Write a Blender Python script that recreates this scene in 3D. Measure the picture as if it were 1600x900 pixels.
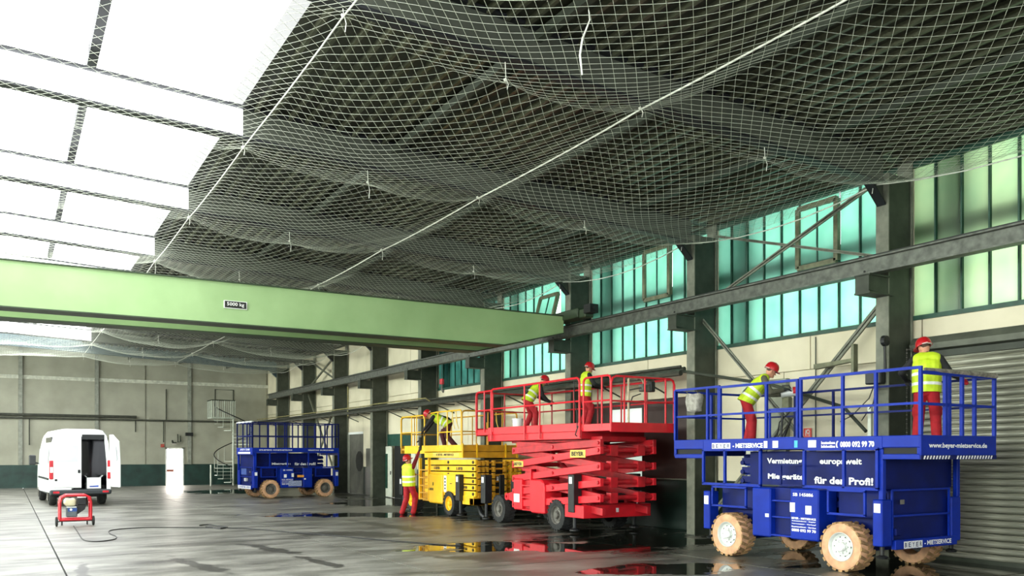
import bpy, bmesh, math, random
from mathutils import Vector, Matrix, Quaternion
random.seed(7)
for _o in list(bpy.data.objects): bpy.data.objects.remove(_o)
SC = bpy.context.scene
COL = SC.collection
pi = math.pi
# ---------------------------------------------------------------- camera
CAM_H = 1.875
F_PX = 1320.0
THETA = math.atan(790.0/F_PX)
cd = bpy.data.cameras.new('camera'); cam = bpy.data.objects.new('camera', cd); COL.objects.link(cam)
cam.location = (0, 0, CAM_H); cam.rotation_euler = (pi/2, 0, -THETA)
cd.sensor_width = 36.0; cd.lens = 36.0*F_PX/1600.0; cd.shift_y = 260.0/1600.0; cd.clip_end = 300
SC.camera = cam
# ---------------------------------------------------------------- sky
w = bpy.data.worlds.new('sky'); SC.world = w; w.use_nodes = True
wn = w.node_tree.nodes; wn['Background'].inputs[0].default_value = (0.93, 0.97, 1.0, 1); wn['Background'].inputs[1].default_value = 2.0
# ---------------------------------------------------------------- exposure
SC.view_settings.view_transform = 'Standard'; SC.view_settings.look = 'None'
SC.view_settings.gamma = 1.0; SC.view_settings.use_curve_mapping = False
SC.view_settings.exposure = 1.6
SKY_PANE = 2.3        # brightness of the milky rooflight panes (daylight behind)
WIN_PANE = 0.52        # tint factor of the translucent green channel glass

# ---------------------------------------------------------------- materials
MATS = {}
def srgb(h):
    if isinstance(h, str):
        h = [int(h[i:i+2], 16)/255 for i in (0, 2, 4)]
    return tuple(((x/12.92) if x <= 0.04045 else ((x+0.055)/1.055)**2.4) for x in h)
def mat(name, col, rough=0.55, metal=0.0, var=0.12, scale=6.0, bump=0.0, col2=None, thr=(0.35, 0.7), detail=4, stretch=None, spec=0.5):
    if name in MATS: return MATS[name]
    m = bpy.data.materials.new(name); m.use_nodes = True
    nt = m.node_tree; N = nt.nodes; L = nt.links; b = N['Principled BSDF']
    c = srgb(col)
    b.inputs['Roughness'].default_value = rough; b.inputs['Metallic'].default_value = metal
    b.inputs['Specular IOR Level'].default_value = spec
    tc = N.new('ShaderNodeTexCoord'); no = N.new('ShaderNodeTexNoise'); no.inputs['Scale'].default_value = scale; no.inputs['Detail'].default_value = detail
    if stretch:
        mp = N.new('ShaderNodeMapping'); mp.inputs['Scale'].default_value = stretch
        L.new(tc.outputs['Object'], mp.inputs[0]); L.new(mp.outputs[0], no.inputs['Vector'])
    else: L.new(tc.outputs['Object'], no.inputs['Vector'])
    rp = N.new('ShaderNodeValToRGB')
    c2 = srgb(col2) if col2 else tuple(x*(1-var*2) for x in c)
    c1 = c if col2 else tuple(min(1, x*(1+var)) for x in c)
    rp.color_ramp.elements[0].position = thr[0]; rp.color_ramp.elements[1].position = thr[1]
    rp.color_ramp.elements[0].color = (*c2, 1); rp.color_ramp.elements[1].color = (*c1, 1)
    L.new(no.outputs['Fac'], rp.inputs[0]); L.new(rp.outputs[0], b.inputs['Base Color'])
    if bump:
        bp = N.new('ShaderNodeBump'); bp.inputs['Strength'].default_value = bump; bp.inputs['Distance'].default_value = 0.02
        L.new(no.outputs['Fac'], bp.inputs['Height']); L.new(bp.outputs[0], b.inputs['Normal'])
    MATS[name] = m
    return m
def emis(name, col, strength, col2=None, scale=1.0, stretch=(1, 1, 1)):
    if name in MATS: return MATS[name]
    m = bpy.data.materials.new(name); m.use_nodes = True
    nt = m.node_tree; N = nt.nodes; L = nt.links; b = N['Principled BSDF']
    tc = N.new('ShaderNodeTexCoord'); mp = N.new('ShaderNodeMapping'); mp.inputs['Scale'].default_value = stretch
    no = N.new('ShaderNodeTexNoise'); no.inputs['Scale'].default_value = scale; no.inputs['Detail'].default_value = 1.5
    rp = N.new('ShaderNodeValToRGB'); rp.color_ramp.elements[0].position = 0.36; rp.color_ramp.elements[1].position = 0.6
    rp.color_ramp.elements[0].color = (*srgb(col2 or col), 1); rp.color_ramp.elements[1].color = (*srgb(col), 1)
    L.new(tc.outputs['Object'], mp.inputs[0]); L.new(mp.outputs[0], no.inputs['Vector']); L.new(no.outputs['Fac'], rp.inputs[0])
    L.new(rp.outputs[0], b.inputs['Emission Color']); b.inputs['Emission Strength'].default_value = strength
    b.inputs['Base Color'].default_value = (*[x*0.5 for x in srgb(col)], 1); b.inputs['Roughness'].default_value = 0.25
    MATS[name] = m
    return m
# ---------------------------------------------------------------- objects
ORG = {}
def uniq_link(o): COL.objects.link(o); return o
def thing(name, label=None, cat=None, loc=(0, 0, 0), group=None, kind=None, parent=None):
    o = bpy.data.objects.new(name, None); COL.objects.link(o); o.empty_display_size = 0.2
    pl = Vector(ORG[parent.name]) if parent else Vector((0, 0, 0))
    o.location = Vector(loc) - pl; ORG[o.name] = Vector(loc)
    if parent: o.parent = parent
    tag(o, label, cat, group, kind)
    return o
def tag(o, label=None, cat=None, group=None, kind=None):
    if label: o['label'] = label
    if cat: o['category'] = cat
    if group: o['group'] = group
    if kind: o['kind'] = kind
    return o
class Fr:
    """local machine frame: u along the length, v across from the side we see, w up"""
    def __init__(s, o=(0, 0, 0), eu=(1, 0, 0), ev=(0, 1, 0)):
        s.o = Vector(o); s.eu = Vector(eu); s.ev = Vector(ev); s.ew = Vector((0, 0, 1))
    def __call__(s, p): return s.o + s.eu*p[0] + s.ev*p[1] + s.ew*p[2]
WF = Fr()
class MB:
    def __init__(s, fr=WF): s.v = []; s.f = []; s.fr = fr; s.sm = False
    def add(s, vs, fs):
        b = len(s.v); s.v += [s.fr(p) for p in vs]; s.f += [tuple(i+b for i in f) for f in fs]; return s
    def box(s, x0, x1, y0, y1, z0, z1):
        vs = [(x, y, z) for z in (z0, z1) for (x, y) in ((x0, y0), (x1, y0), (x1, y1), (x0, y1))]
        return s.add(vs, [(0, 3, 2, 1), (4, 5, 6, 7), (0, 1, 5, 4), (1, 2, 6, 5), (2, 3, 7, 6), (3, 0, 4, 7)])
    def prism(s, pts, n):
        """pts: polygon in 3d (local), n: extrusion vector (local)"""
        k = len(pts); vs = [tuple(p) for p in pts]+[tuple(Vector(p)+Vector(n)) for p in pts]
        fs = [tuple(range(k))[::-1], tuple(range(k, 2*k))]+[(i, (i+1) % k, k+(i+1) % k, k+i) for i in range(k)]
        return s.add(vs, fs)
    def bar(s, p, q, w_, h_, up=(0, 0, 1)):
        p = Vector(p); q = Vector(q); d = (q-p).normalized(); u = Vector(up)
        if abs(d.dot(u)) > 0.98: u = Vector((0, 1, 0)) if abs(d.y) < 0.9 else Vector((1, 0, 0))
        a = d.cross(u).normalized(); b = a.cross(d)
        vs = [e+a*(i*w_/2)+b*(j*h_/2) for e in (p, q) for (i, j) in ((-1, -1), (1, -1), (1, 1), (-1, 1))]
        return s.add(vs, [(0, 3, 2, 1), (4, 5, 6, 7), (0, 1, 5, 4), (1, 2, 6, 5), (2, 3, 7, 6), (3, 0, 4, 7)])
    def tube(s, pts, r, n=8, cap=True):
        pts = [Vector(p) for p in pts]; rr = r if isinstance(r, (list, tuple)) else [r]*len(pts)
        vs = []; fs = []; a0 = None
        for i, p in enumerate(pts):
            d = (pts[min(i+1, len(pts)-1)]-pts[max(i-1, 0)]).normalized()
            if a0 is None:
                a0 = d.cross(Vector((0, 0, 1)))
                if a0.length < 0.1: a0 = d.cross(Vector((0, 1, 0)))
            a = (a0-d*a0.dot(d)).normalized(); a0 = a; b = d.cross(a)
            sc = 1.0
            if 0 < i < len(pts)-1:
                cs = (pts[i]-pts[i-1]).normalized().dot(d); sc = 1/max(0.6, cs)
            for k in range(n):
                t = 2*pi*k/n; vs.append(p+(a*math.cos(t)+b*math.sin(t))*rr[i]*sc)
        for i in range(len(pts)-1):
            for k in range(n): fs.append((i*n+k, i*n+(k+1) % n, (i+1)*n+(k+1) % n, (i+1)*n+k))
        if cap: fs.append(tuple(range(n))[::-1]); fs.append(tuple(range((len(pts)-1)*n, len(pts)*n)))
        return s.add(vs, fs)
    def lathe(s, prof, c, ax=(0, 0, 1), n=24):
        """prof: (radius, offset along ax)"""
        ax = Vector(ax).normalized(); c = Vector(c); a = ax.cross(Vector((0, 0, 1)))
        if a.length < 0.1: a = Vector((1, 0, 0))
        a.normalize(); b = ax.cross(a); vs = []; fs = []; m = len(prof)
        for k in range(n):
            t = 2*pi*k/n; d = a*math.cos(t)+b*math.sin(t)
            for (r, h) in prof: vs.append(c+d*r+ax*h)
        for k in range(n):
            k2 = (k+1) % n
            for j in range(m-1): fs.append((k*m+j, k2*m+j, k2*m+j+1, k*m+j+1))
        return s.add(vs, fs)
    def build(s, name, m, parent=None, bev=0.0, smooth=None, loc=None, kind=None, label=None):
        me = bpy.data.meshes.new(name)
        o = bpy.data.objects.new(name, me)
        base = Vector(ORG[parent.name]) if parent else Vector(loc or (0, 0, 0))
        own = Vector(loc) if loc else base
        me.from_pydata([tuple(p-own) for p in s.v], [], s.f)
        bm = bmesh.new(); bm.from_mesh(me)
        if bev or smooth is not False:
            bmesh.ops.remove_doubles(bm, verts=bm.verts, dist=1e-6)
        bmesh.ops.recalc_face_normals(bm, faces=bm.faces)
        if bev:
            es = [e for e in bm.edges if len(e.link_faces) == 2 and e.calc_face_angle(0) > 0.6]
            bmesh.ops.bevel(bm, geom=es, offset=bev, segments=1, affect='EDGES', clamp_overlap=True)
        bm.to_mesh(me); bm.free()
        if smooth:
            for p in me.polygons: p.use_smooth = True
            try: me.set_sharp_from_angle(angle=math.radians(smooth if smooth is not True else 40))
            except Exception: pass
        me.materials.append(m)
        COL.objects.link(o)
        if parent: o.parent = parent; o.location = own-base
        else: o.location = own
        ORG[o.name] = own
        if kind: o['kind'] = kind
        if label: o['label'] = label
        return o
def clone(o, parent, off=(0, 0, 0)):
    """a copy of a part (sharing its mesh) shifted by off"""
    c = o.copy(); COL.objects.link(c); c.parent = parent; c.location = o.location+Vector(off); return c
_tx = {}
def text(s, center, right, width, height, m, parent, name='lettering', bold=0.012, up=(0, 0, 1), thick=0.002, label=None):
    """flat lettering centred at center, reading along right"""
    cu = bpy.data.curves.new('t', 'FONT'); cu.body = s; cu.size = 1.0; cu.offset = bold; cu.extrude = 0.0; cu.resolution_u = 2
    cu.align_x = 'LEFT'
    ob = bpy.data.objects.new('t', cu); COL.objects.link(ob)
    dg = bpy.context.evaluated_depsgraph_get(); dg.update()
    me = bpy.data.meshes.new_from_object(ob.evaluated_get(dg))
    bpy.data.objects.remove(ob); bpy.data.curves.remove(cu)
    xs = [v.co.x for v in me.vertices]; ys = [v.co.y for v in me.vertices]
    x0, x1, y0, y1 = min(xs), max(xs), min(ys), max(ys)
    R = Vector(right).normalized(); U = Vector(up).normalized(); C = Vector(center); base = Vector(ORG[parent.name])
    nrm = R.cross(U)
    for v in me.vertices:
        a = ((v.co.x-x0)/(x1-x0)-0.5)*width; b = ((v.co.y-y0)/(y1-y0)-0.5)*height
        v.co = C-base+R*a+U*b+nrm*thick
    me.materials.clear(); me.materials.append(m)
    me.name = name
    o = bpy.data.objects.new(name, me); COL.objects.link(o); o.parent = parent
    if label: o['label'] = label
    return o
# ================================================================ STRUCTURE
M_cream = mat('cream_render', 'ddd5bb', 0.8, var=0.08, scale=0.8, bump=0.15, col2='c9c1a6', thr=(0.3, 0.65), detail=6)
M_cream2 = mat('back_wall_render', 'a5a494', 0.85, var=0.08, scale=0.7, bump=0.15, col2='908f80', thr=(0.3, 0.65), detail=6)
M_dado = mat('dark_green_dado_paint', '1d3a33', 0.45, var=0.2, scale=2.0)
M_dadoR = mat('dark_green_dado_darker', '12261f', 0.4, var=0.2, scale=2.0)  # darker dado green for the right wall
M_steel = mat('dusty_grey_green_steel', '787a6b', 0.6, var=0.15, scale=5.0, bump=0.1, col2='5e6154')
M_steelD = mat('dark_olive_steel', '3c4236', 0.6, var=0.2, scale=4.0, col2='2c3127')
M_rail = mat('crane_rail_grey', '6b6e66', 0.5, metal=0.3, var=0.15, scale=7.0, col2='4c4f48')
M_railtop = mat('rail_dark_edge', '20231e', 0.6, var=0.2)
M_raft = mat('rafter_paint', '4b4f45', 0.6, var=0.1, scale=3.0)
M_flange = mat('rafter_flange_dark', '15181c', 0.6, var=0.2)
M_roof = mat('roof_deck_olive', '2c2e20', 0.5, var=0.25, scale=2.0, col2='1c1e14')
M_rib = mat('roof_rib_lit_tone', '595b49', 0.36, var=0.2, scale=.7, col2='2f3124')  # lighter than the deck: rooflight streaks on the ribs put into the colour
M_brown = mat('brown_sheet_wall', '3b2a26', 0.6, var=0.15, scale=1.5)
M_shut = mat('galvanised_shutter', 'cfcdba', 0.4, metal=0.3, var=0.1, scale=3.0, col2='77786a', stretch=(1, 0.35, 6))
M_shutbox = mat('shutter_box_grey', '5d6055', 0.5, metal=0.3, var=0.15, scale=3)
M_bar = mat('glazing_bar_green', '1f4a3a', 0.5, var=0.15)
M_sash = mat('vent_sash_wood', '6d6f55', 0.6, var=0.15, scale=8)
M_dark = mat('near_black', '0d0f0e', 0.7, var=0.1)
M_white = mat('white_paint', 'e9ebe6', 0.5, var=0.03)
M_doorgrey = mat('grey_door_recess', '6c6b60', 0.7, var=0.2, scale=1.3, col2='4e4d45')
M_door = mat('door_leaf_offwhite', 'd8dccb', 0.5, var=0.05)
M_glassW = emis('rooflight_milky_pane', 'fbfdff', SKY_PANE)
M_webGlow = emis('web_glow_sheet', 'f4f8fb', 1.6)  # glow stands in for rooflight falling on the rafter webs
def channel_glass(name, col, col2, k=1.0):
    m = bpy.data.materials.new(name); m.use_nodes = True; nt = m.node_tree; N = nt.nodes; L = nt.links; N.remove(N['Principled BSDF'])
    tc = N.new('ShaderNodeTexCoord'); no = N.new('ShaderNodeTexNoise'); no.inputs['Scale'].default_value = 1.3; no.inputs['Detail'].default_value = 2
    rp = N.new('ShaderNodeValToRGB'); rp.color_ramp.elements[0].position = .35; rp.color_ramp.elements[1].position = .65
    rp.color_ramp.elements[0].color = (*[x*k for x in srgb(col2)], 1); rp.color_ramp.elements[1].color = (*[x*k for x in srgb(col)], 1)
    L.new(tc.outputs['Object'], no.inputs['Vector']); L.new(no.outputs['Fac'], rp.inputs[0])
    tr = N.new('ShaderNodeBsdfTranslucent'); L.new(rp.outputs[0], tr.inputs['Color'])
    gl = N.new('ShaderNodeBsdfGlossy'); gl.inputs['Roughness'].default_value = .25; gl.inputs['Color'].default_value = (.8, .9, .85, 1)
    mx = N.new('ShaderNodeMixShader'); mx.inputs[0].default_value = .07; L.new(tr.outputs[0], mx.inputs[1]); L.new(gl.outputs[0], mx.inputs[2])
    L.new(mx.outputs[0], N['Material Output'].inputs['Surface']); return m
M_glassG = channel_glass('green_channel_glass', '8fdcbc', '7bcbaa', WIN_PANE)
M_glassG2 = channel_glass('green_channel_glass_pale', 'bfe0a4', 'a9d39b', WIN_PANE)
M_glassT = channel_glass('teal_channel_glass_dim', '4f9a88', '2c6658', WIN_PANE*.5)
M_lit = emis('daylit_opening', 'fff6ea', 7.0)
M_litdim = emis('daylit_frosted_panel', 'e2f0e2', 0.3, 'c4dccb', 1.0)
XW, XC = 14.37, 13.63          # wall plane, column face
YB = 54.4                      # back wall
COLY = [4.7+5*i for i in range(10)]
# ---------------- floor
def floor_mat():
    m = bpy.data.materials.new('wet_concrete_floor'); m.use_nodes = True; nt = m.node_tree; N = nt.nodes; L = nt.links; b = N['Principled BSDF']
    ge = N.new('ShaderNodeNewGeometry'); P = ge.outputs['Position']
    def noise(sc, det=5, st=None, rg=0.55):
        n = N.new('ShaderNodeTexNoise'); n.inputs['Scale'].default_value = sc; n.inputs['Detail'].default_value = det; n.inputs['Roughness'].default_value = rg
        if st:
            mp = N.new('ShaderNodeMapping'); mp.inputs['Scale'].default_value = st[:3]; mp.inputs['Rotation'].default_value = (0, 0, st[3] if len(st) > 3 else 0)
            L.new(P, mp.inputs[0]); L.new(mp.outputs[0], n.inputs['Vector'])
        else: L.new(P, n.inputs['Vector'])
        return n.outputs['Fac']
    def math_(op, a, b_=None, cl=False):
        n = N.new('ShaderNodeMath'); n.operation = op; n.use_clamp = cl
        for i, x in enumerate((a, b_)):
            if x is None: continue
            if isinstance(x, (int, float)): n.inputs[i].default_value = x
            else: L.new(x, n.inputs[i])
        return n.outputs[0]
    def ramp(x, p0, p1, c0=(0, 0, 0), c1=(1, 1, 1)):
        n = N.new('ShaderNodeValToRGB'); n.color_ramp.elements[0].position = p0; n.color_ramp.elements[1].position = p1
        n.color_ramp.elements[0].color = (*c0, 1); n.color_ramp.elements[1].color = (*c1, 1); L.new(x, n.inputs[0]); return n.outputs[0]
    def mix(f, a, b_):
        n = N.new('ShaderNodeMix'); n.data_type = 'RGBA'
        if isinstance(f, float): n.inputs[0].default_value = f
        else: L.new(f, n.inputs[0])
        for i, x in ((6, a), (7, b_)):
            if isinstance(x, tuple): n.inputs[i].default_value = (*x, 1)
            else: L.new(x, n.inputs[i])
        return n.outputs[2]
    big = noise(0.22, 6, (1, 0.45, 1, 0.5)); mid = noise(1.1, 7, (0.6, 1.3, 1, -0.4)); fine = noise(9, 6)
    dry = mix(ramp(mid, 0.38, 0.62), srgb('57564f'), srgb('96958c'))
    dry = mix(ramp(fine, 0.3, 0.75), mix(0.25, dry, srgb('4a4944')), dry)
    # worn pale patches and dark tyre streaks
    st = noise(0.8, 5, (0.35, 2.2, 1, 0.9), 0.6); dry = mix(ramp(st, 0.62, 0.72), dry, srgb('98978f'))
    # the wet part of the hall: everything towards the machines
    sx = N.new('ShaderNodeSeparateXYZ'); L.new(P, sx.inputs[0])
    wx = math_('ADD', math_('MULTIPLY', math_('SUBTRACT', sx.outputs[0], 6.2), 0.17), math_('MULTIPLY', math_('SUBTRACT', big, 0.5), 2.6))
    wy = math_('MULTIPLY', math_('SUBTRACT', 24.0, sx.outputs[1]), 0.02)
    wet = math_('MULTIPLY', math_('ADD', wx, wy), 1.0, True)
    pud = None
    for (cx, cy, a, bb, ang) in PUDDLES:
        mp = N.new('ShaderNodeMapping'); mp.vector_type = 'TEXTURE'
        mp.inputs['Location'].default_value = (cx, cy, 0); mp.inputs['Rotation'].default_value = (0, 0, ang); mp.inputs['Scale'].default_value = (a, bb, 1000)
        L.new(P, mp.inputs[0]); vl = N.new('ShaderNodeVectorMath'); vl.operation = 'LENGTH'; L.new(mp.outputs[0], vl.inputs[0])
        q = math_('SUBTRACT', 1.0, vl.outputs['Value'])
        pud = q if pud is None else math_('MAXIMUM', pud, q)
    pn = math_('ADD', pud, math_('MULTIPLY', math_('SUBTRACT', noise(0.9, 6, (0.7, 1.3, 1, 0)), 0.5), 2.2))
    pm = ramp(pn, 0.06, 0.16)
    stn = None
    for (cx, cy, a, bb, ang) in STAINS:
        mp = N.new('ShaderNodeMapping'); mp.vector_type = 'TEXTURE'
        mp.inputs['Location'].default_value = (cx, cy, 0); mp.inputs['Rotation'].default_value = (0, 0, ang); mp.inputs['Scale'].default_value = (a, bb, 1000)
        L.new(P, mp.inputs[0]); vl = N.new('ShaderNodeVectorMath'); vl.operation = 'LENGTH'; L.new(mp.outputs[0], vl.inputs[0])
        q = math_('SUBTRACT', 1.0, vl.outputs['Value']); stn = q if stn is None else math_('MAXIMUM', stn, q)
    stm = ramp(math_('ADD', stn, math_('MULTIPLY', math_('SUBTRACT', noise(2.2, 6), 0.5), 2.4)), 0.05, 0.35)
    dark = noise(0.55, 7, (0.5, 1.4, 1, -0.6), 0.65); stm = math_('MAXIMUM', stm, ramp(dark, 0.56, 0.70))
    # random small puddles in the wet area
    rn = noise(0.35, 4, (0.6, 1.5, 1, 0.15)); pr = ramp(math_('MULTIPLY', rn, wet), 0.50, 0.56)
    pm = math_('MAXIMUM', pm, pr)
    wetc = mix(ramp(mid, 0.35, 0.7), srgb('3a3b34'), srgb('77766b'))
    base = mix(wet, mix(math_('MULTIPLY', stm, 0.85), dry, srgb('2a2925')), wetc); base = mix(pm, base, srgb('1c1e19'))
    L.new(base, b.inputs['Base Color'])
    rw = math_('ADD', 0.22, math_('MULTIPLY', ramp(mid, 0.3, 0.7), 0.22))
    r1 = math_('ADD', math_('MULTIPLY', math_('SUBTRACT', 1.0, wet), 0.42), math_('MULTIPLY', wet, rw))
    r2 = math_('MULTIPLY', r1, math_('SUBTRACT', 1.0, math_('MULTIPLY', pm, 0.93)))
    L.new(r2, b.inputs['Roughness'])
    bp = N.new('ShaderNodeBump'); bp.inputs['Distance'].default_value = 0.01
    L.new(math_('MULTIPLY', math_('SUBTRACT', 1.0, pm), 0.35), bp.inputs['Strength']); L.new(fine, bp.inputs['Height']); L.new(bp.outputs[0], b.inputs['Normal'])
    MATS['floor'] = m
    return m
PUDDLES = [(9.6, 24.9, 3.6, 1.1, -0.5), (9.4, 14.3, 2.9, 1.0, -0.45), (12.0, 14.2, 2.4, 1.6, 0.3), (9.6, 44.0, 2.6, 3.0, 0.0), (12.2, 30.6, 1.9, 2.4, 0),
           (13.3, 8.6, 2.2, 2.6, 0), (9.2, 10.6, 1.5, 0.7, -0.5), (2.8, 46.0, 1.0, 0.5, 0)]
STAINS = [(2.8, 14.9, 1.9, .20, -1.41), (4.5, 16.8, 1.6, .22, -1.39), (4.7, 14.4, 1.1, .16, -1.48), (8.6, 20.5, 2.9, .35, -1.5), (7.0, 19.0, 1.6, .9, -.7), (7.4, 13.2, 1.4, .5, -1.0), (1.0, 14.5, 2.2, .12, 1.5)]
M_floor = floor_mat()
fl = MB().box(-13.8, XW+0.3, -9, YB+0.3, -0.3, -0.03).build('floor', M_dark, kind='structure', loc=(0, 0, 0))
xs = [-13.7, -9.2, -4.2, 0.8, 5.8, 10.8, XW]; ys = [-9, -2.7, 2.3, 7.3, 12.3, 17.3, 22.3, 27.3, 32.3, 37.3, 42.3, 47.3, YB+0.2]
for i in range(len(xs)-1):
    for j in range(len(ys)-1):
        g = 0.014
        MB().box(xs[i]+g, xs[i+1]-g, ys[j]+g, ys[j+1]-g, -0.06, 0.0).build('floor_slab', M_floor, fl)
# ---------------- right wall
wr = MB().box(XW+0.08, XW+0.3, -9, 4.75, 0, 8).box(XW+0.08, XW+0.3, 29.7, YB, 0, 8).build('wall_right', M_cream, kind='structure', loc=(XW, 0, 0))
MB().box(XW+.11, XW+.3, 4.75, 29.7, -.1, 4.33).build('wall_core', M_dark, wr)
def wall_panel(y0, y1, z0, z1, m=M_cream, name='wall_panel', x=XW, t=0.08, label=None):
    return MB().box(x, x+t, y0, y1, z0, z1).build(name, m, wr, bev=0.008, label=label)
SILL = 4.39
for k, y0 in enumerate(COLY):
    y1 = y0+5
    if k == 0:
        wall_panel(y0+.05, y1-.3, 4.0, SILL)
    elif k == 1:
        wall_panel(y0+.02, y0+2.9, 1.26, SILL-.75); wall_panel(y0+2.92, y1-.02, 1.26, SILL-.75)
        wall_panel(y0+.02, y0+2.2, SILL-.74, SILL); wall_panel(y0+2.22, y1-.02, SILL-.74, SILL)
        wall_panel(y0, y1, 0, 1.26, M_dadoR, 'dado_panel', t=.1)
    elif k == 2:
        wall_panel(y0+.02, y0+2.4, 3.3, SILL); wall_panel(y0+2.42, y1-.02, 3.3, SILL)
        wall_panel(y0+.02, 17.35, 1.26, 3.29, M_brown, 'brown_sliding_panel'); wall_panel(18.75, y1-.02, 1.26, 3.29, M_brown, 'brown_sliding_panel')
        wall_panel(17.37, 18.03, 1.26, 3.1, M_litdim, 'frosted_door_panel'); wall_panel(18.08, 18.72, 1.26, 3.1, M_litdim, 'frosted_door_panel')
        wall_panel(17.35, 18.75, 3.1, 3.29, M_brown, 'brown_door_head')
        wall_panel(y0, y1, 0, 1.24, M_dadoR, 'dado_panel', t=.1)
        MB().box(XW-.02, XW+.02, y0, y1, 1.24, 1.27).build('dado_rail', M_steel, wr)
    elif k in (3, 4):
        wall_panel(y0+.02, y0+2.4, 1.26, SILL-.9); wall_panel(y0+2.42, y1-.02, 1.26, SILL-.9)
        wall_panel(y0+.02, y1-.02, SILL-.89, SILL)
        wall_panel(y0, y1, 0, 1.26, M_dadoR, 'dado_panel', t=.1)
    else:
        wall_panel(y0+.02, y0+2.5, 4.4, 7.6); wall_panel(y0+2.52, y1-.02, 4.4, 7.6)
        if k == 5:     # 29.7-34.7 : green framed door 32.6 .. 35.3
            wall_panel(y0+.02, 32.1, 1.26, 4.38); wall_panel(y0, 32.1, 0, 1.26, M_dadoR, 'dado_panel', t=.1)
            wall_panel(32.1, y1-.02, 2.75, 4.38)
        elif k == 6:   # door 37.7 .. 39.55
            wall_panel(35.3, 37.6, 1.3, 4.38); wall_panel(35.3, 37.6, 0, 1.3, M_dadoR, 'dado_panel', t=.1); wall_panel(37.6, y1-.02, 2.86, 4.38)
            wall_panel(y0, 35.3, 2.75, 4.38)
        else:
            wall_panel(y0+.02, y1-.02, 0.0 if k == 7 else 1.26, 4.38)
            if k > 7: wall_panel(y0, y1, 0, 1.26, M_dadoR, 'dado_panel', t=.1)
# a recess in the last sheet of wall for the grey door
d1 = thing('door_1', loc=(XW, 38.6, 0), kind='structure')
MB().box(XW+.05, XW+.08, 37.7, 39.6, 0, 2.86).build('door_leaf', M_doorgrey, d1)
MB().box(XW-.06, XW+.06, 39.55, 40.4, 0, 2.95).build('door_reveal', M_door, d1)
MB().box(XW-.02, XW+.02, 37.6, 39.6, 2.84, 2.95).build('door_frame', M_white, d1)
MB().lathe([(0, 0), (.5, 0), (.5, -.01), (0, -.01)], (XW+.04, 38.2, 1.55), (1, 0, 0), 10).build('dark_disc', mat('dark_brown_grey', '2b2a26', .9), d1)  # flat round dark patch on the door leaf
d2 = thing('door_2', loc=(XW, 34, 0), kind='structure')
MB().box(XW-.05, XW+.04, 35.05, 35.35, 0, 2.75).box(XW-.05, XW+.04, 32.1, 35.35, 2.24, 2.75).box(XW-.05, XW+.04, 32.1, 32.4, 0, 2.24).build('door_frame', mat('green_door_frame', '1f4a3d', .5, var=.15), d2)
MB().box(XW-.12, XW-.06, 33.95, 35.05, 0.03, 2.22).build('door_leaf', M_door, d2, bev=.01)
MB().box(XW-.135, XW-.12, 34.35, 34.6, .4, 1.9).build('viewing_slot', M_bar, d2)
MB().box(XW+.03, XW+.06, 32.4, 33.95, 0, 2.24).build('dark_opening', M_dark, d2)
MB().box(XW-.14, XW-.12, 33.98, 34.06, 1.0, 1.15).build('door_handle', M_steelD, d2)
for z in (.35, 1.1, 1.9): MB().tube([(XW-.13, 35.06, z), (XW-.13, 35.06, z+.12)], .02, 6).build('hinge', M_white, d2)
MB().box(XW-.14, XW, 36.1, 36.9, 1.3, 2.15).build('meter_cabinet', M_doorgrey, wr, bev=.01)
MB().box(XW-.09, XW, 31.55, 31.95, 0.6, 2.2).build('white_pilaster', M_door, wr)
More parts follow.
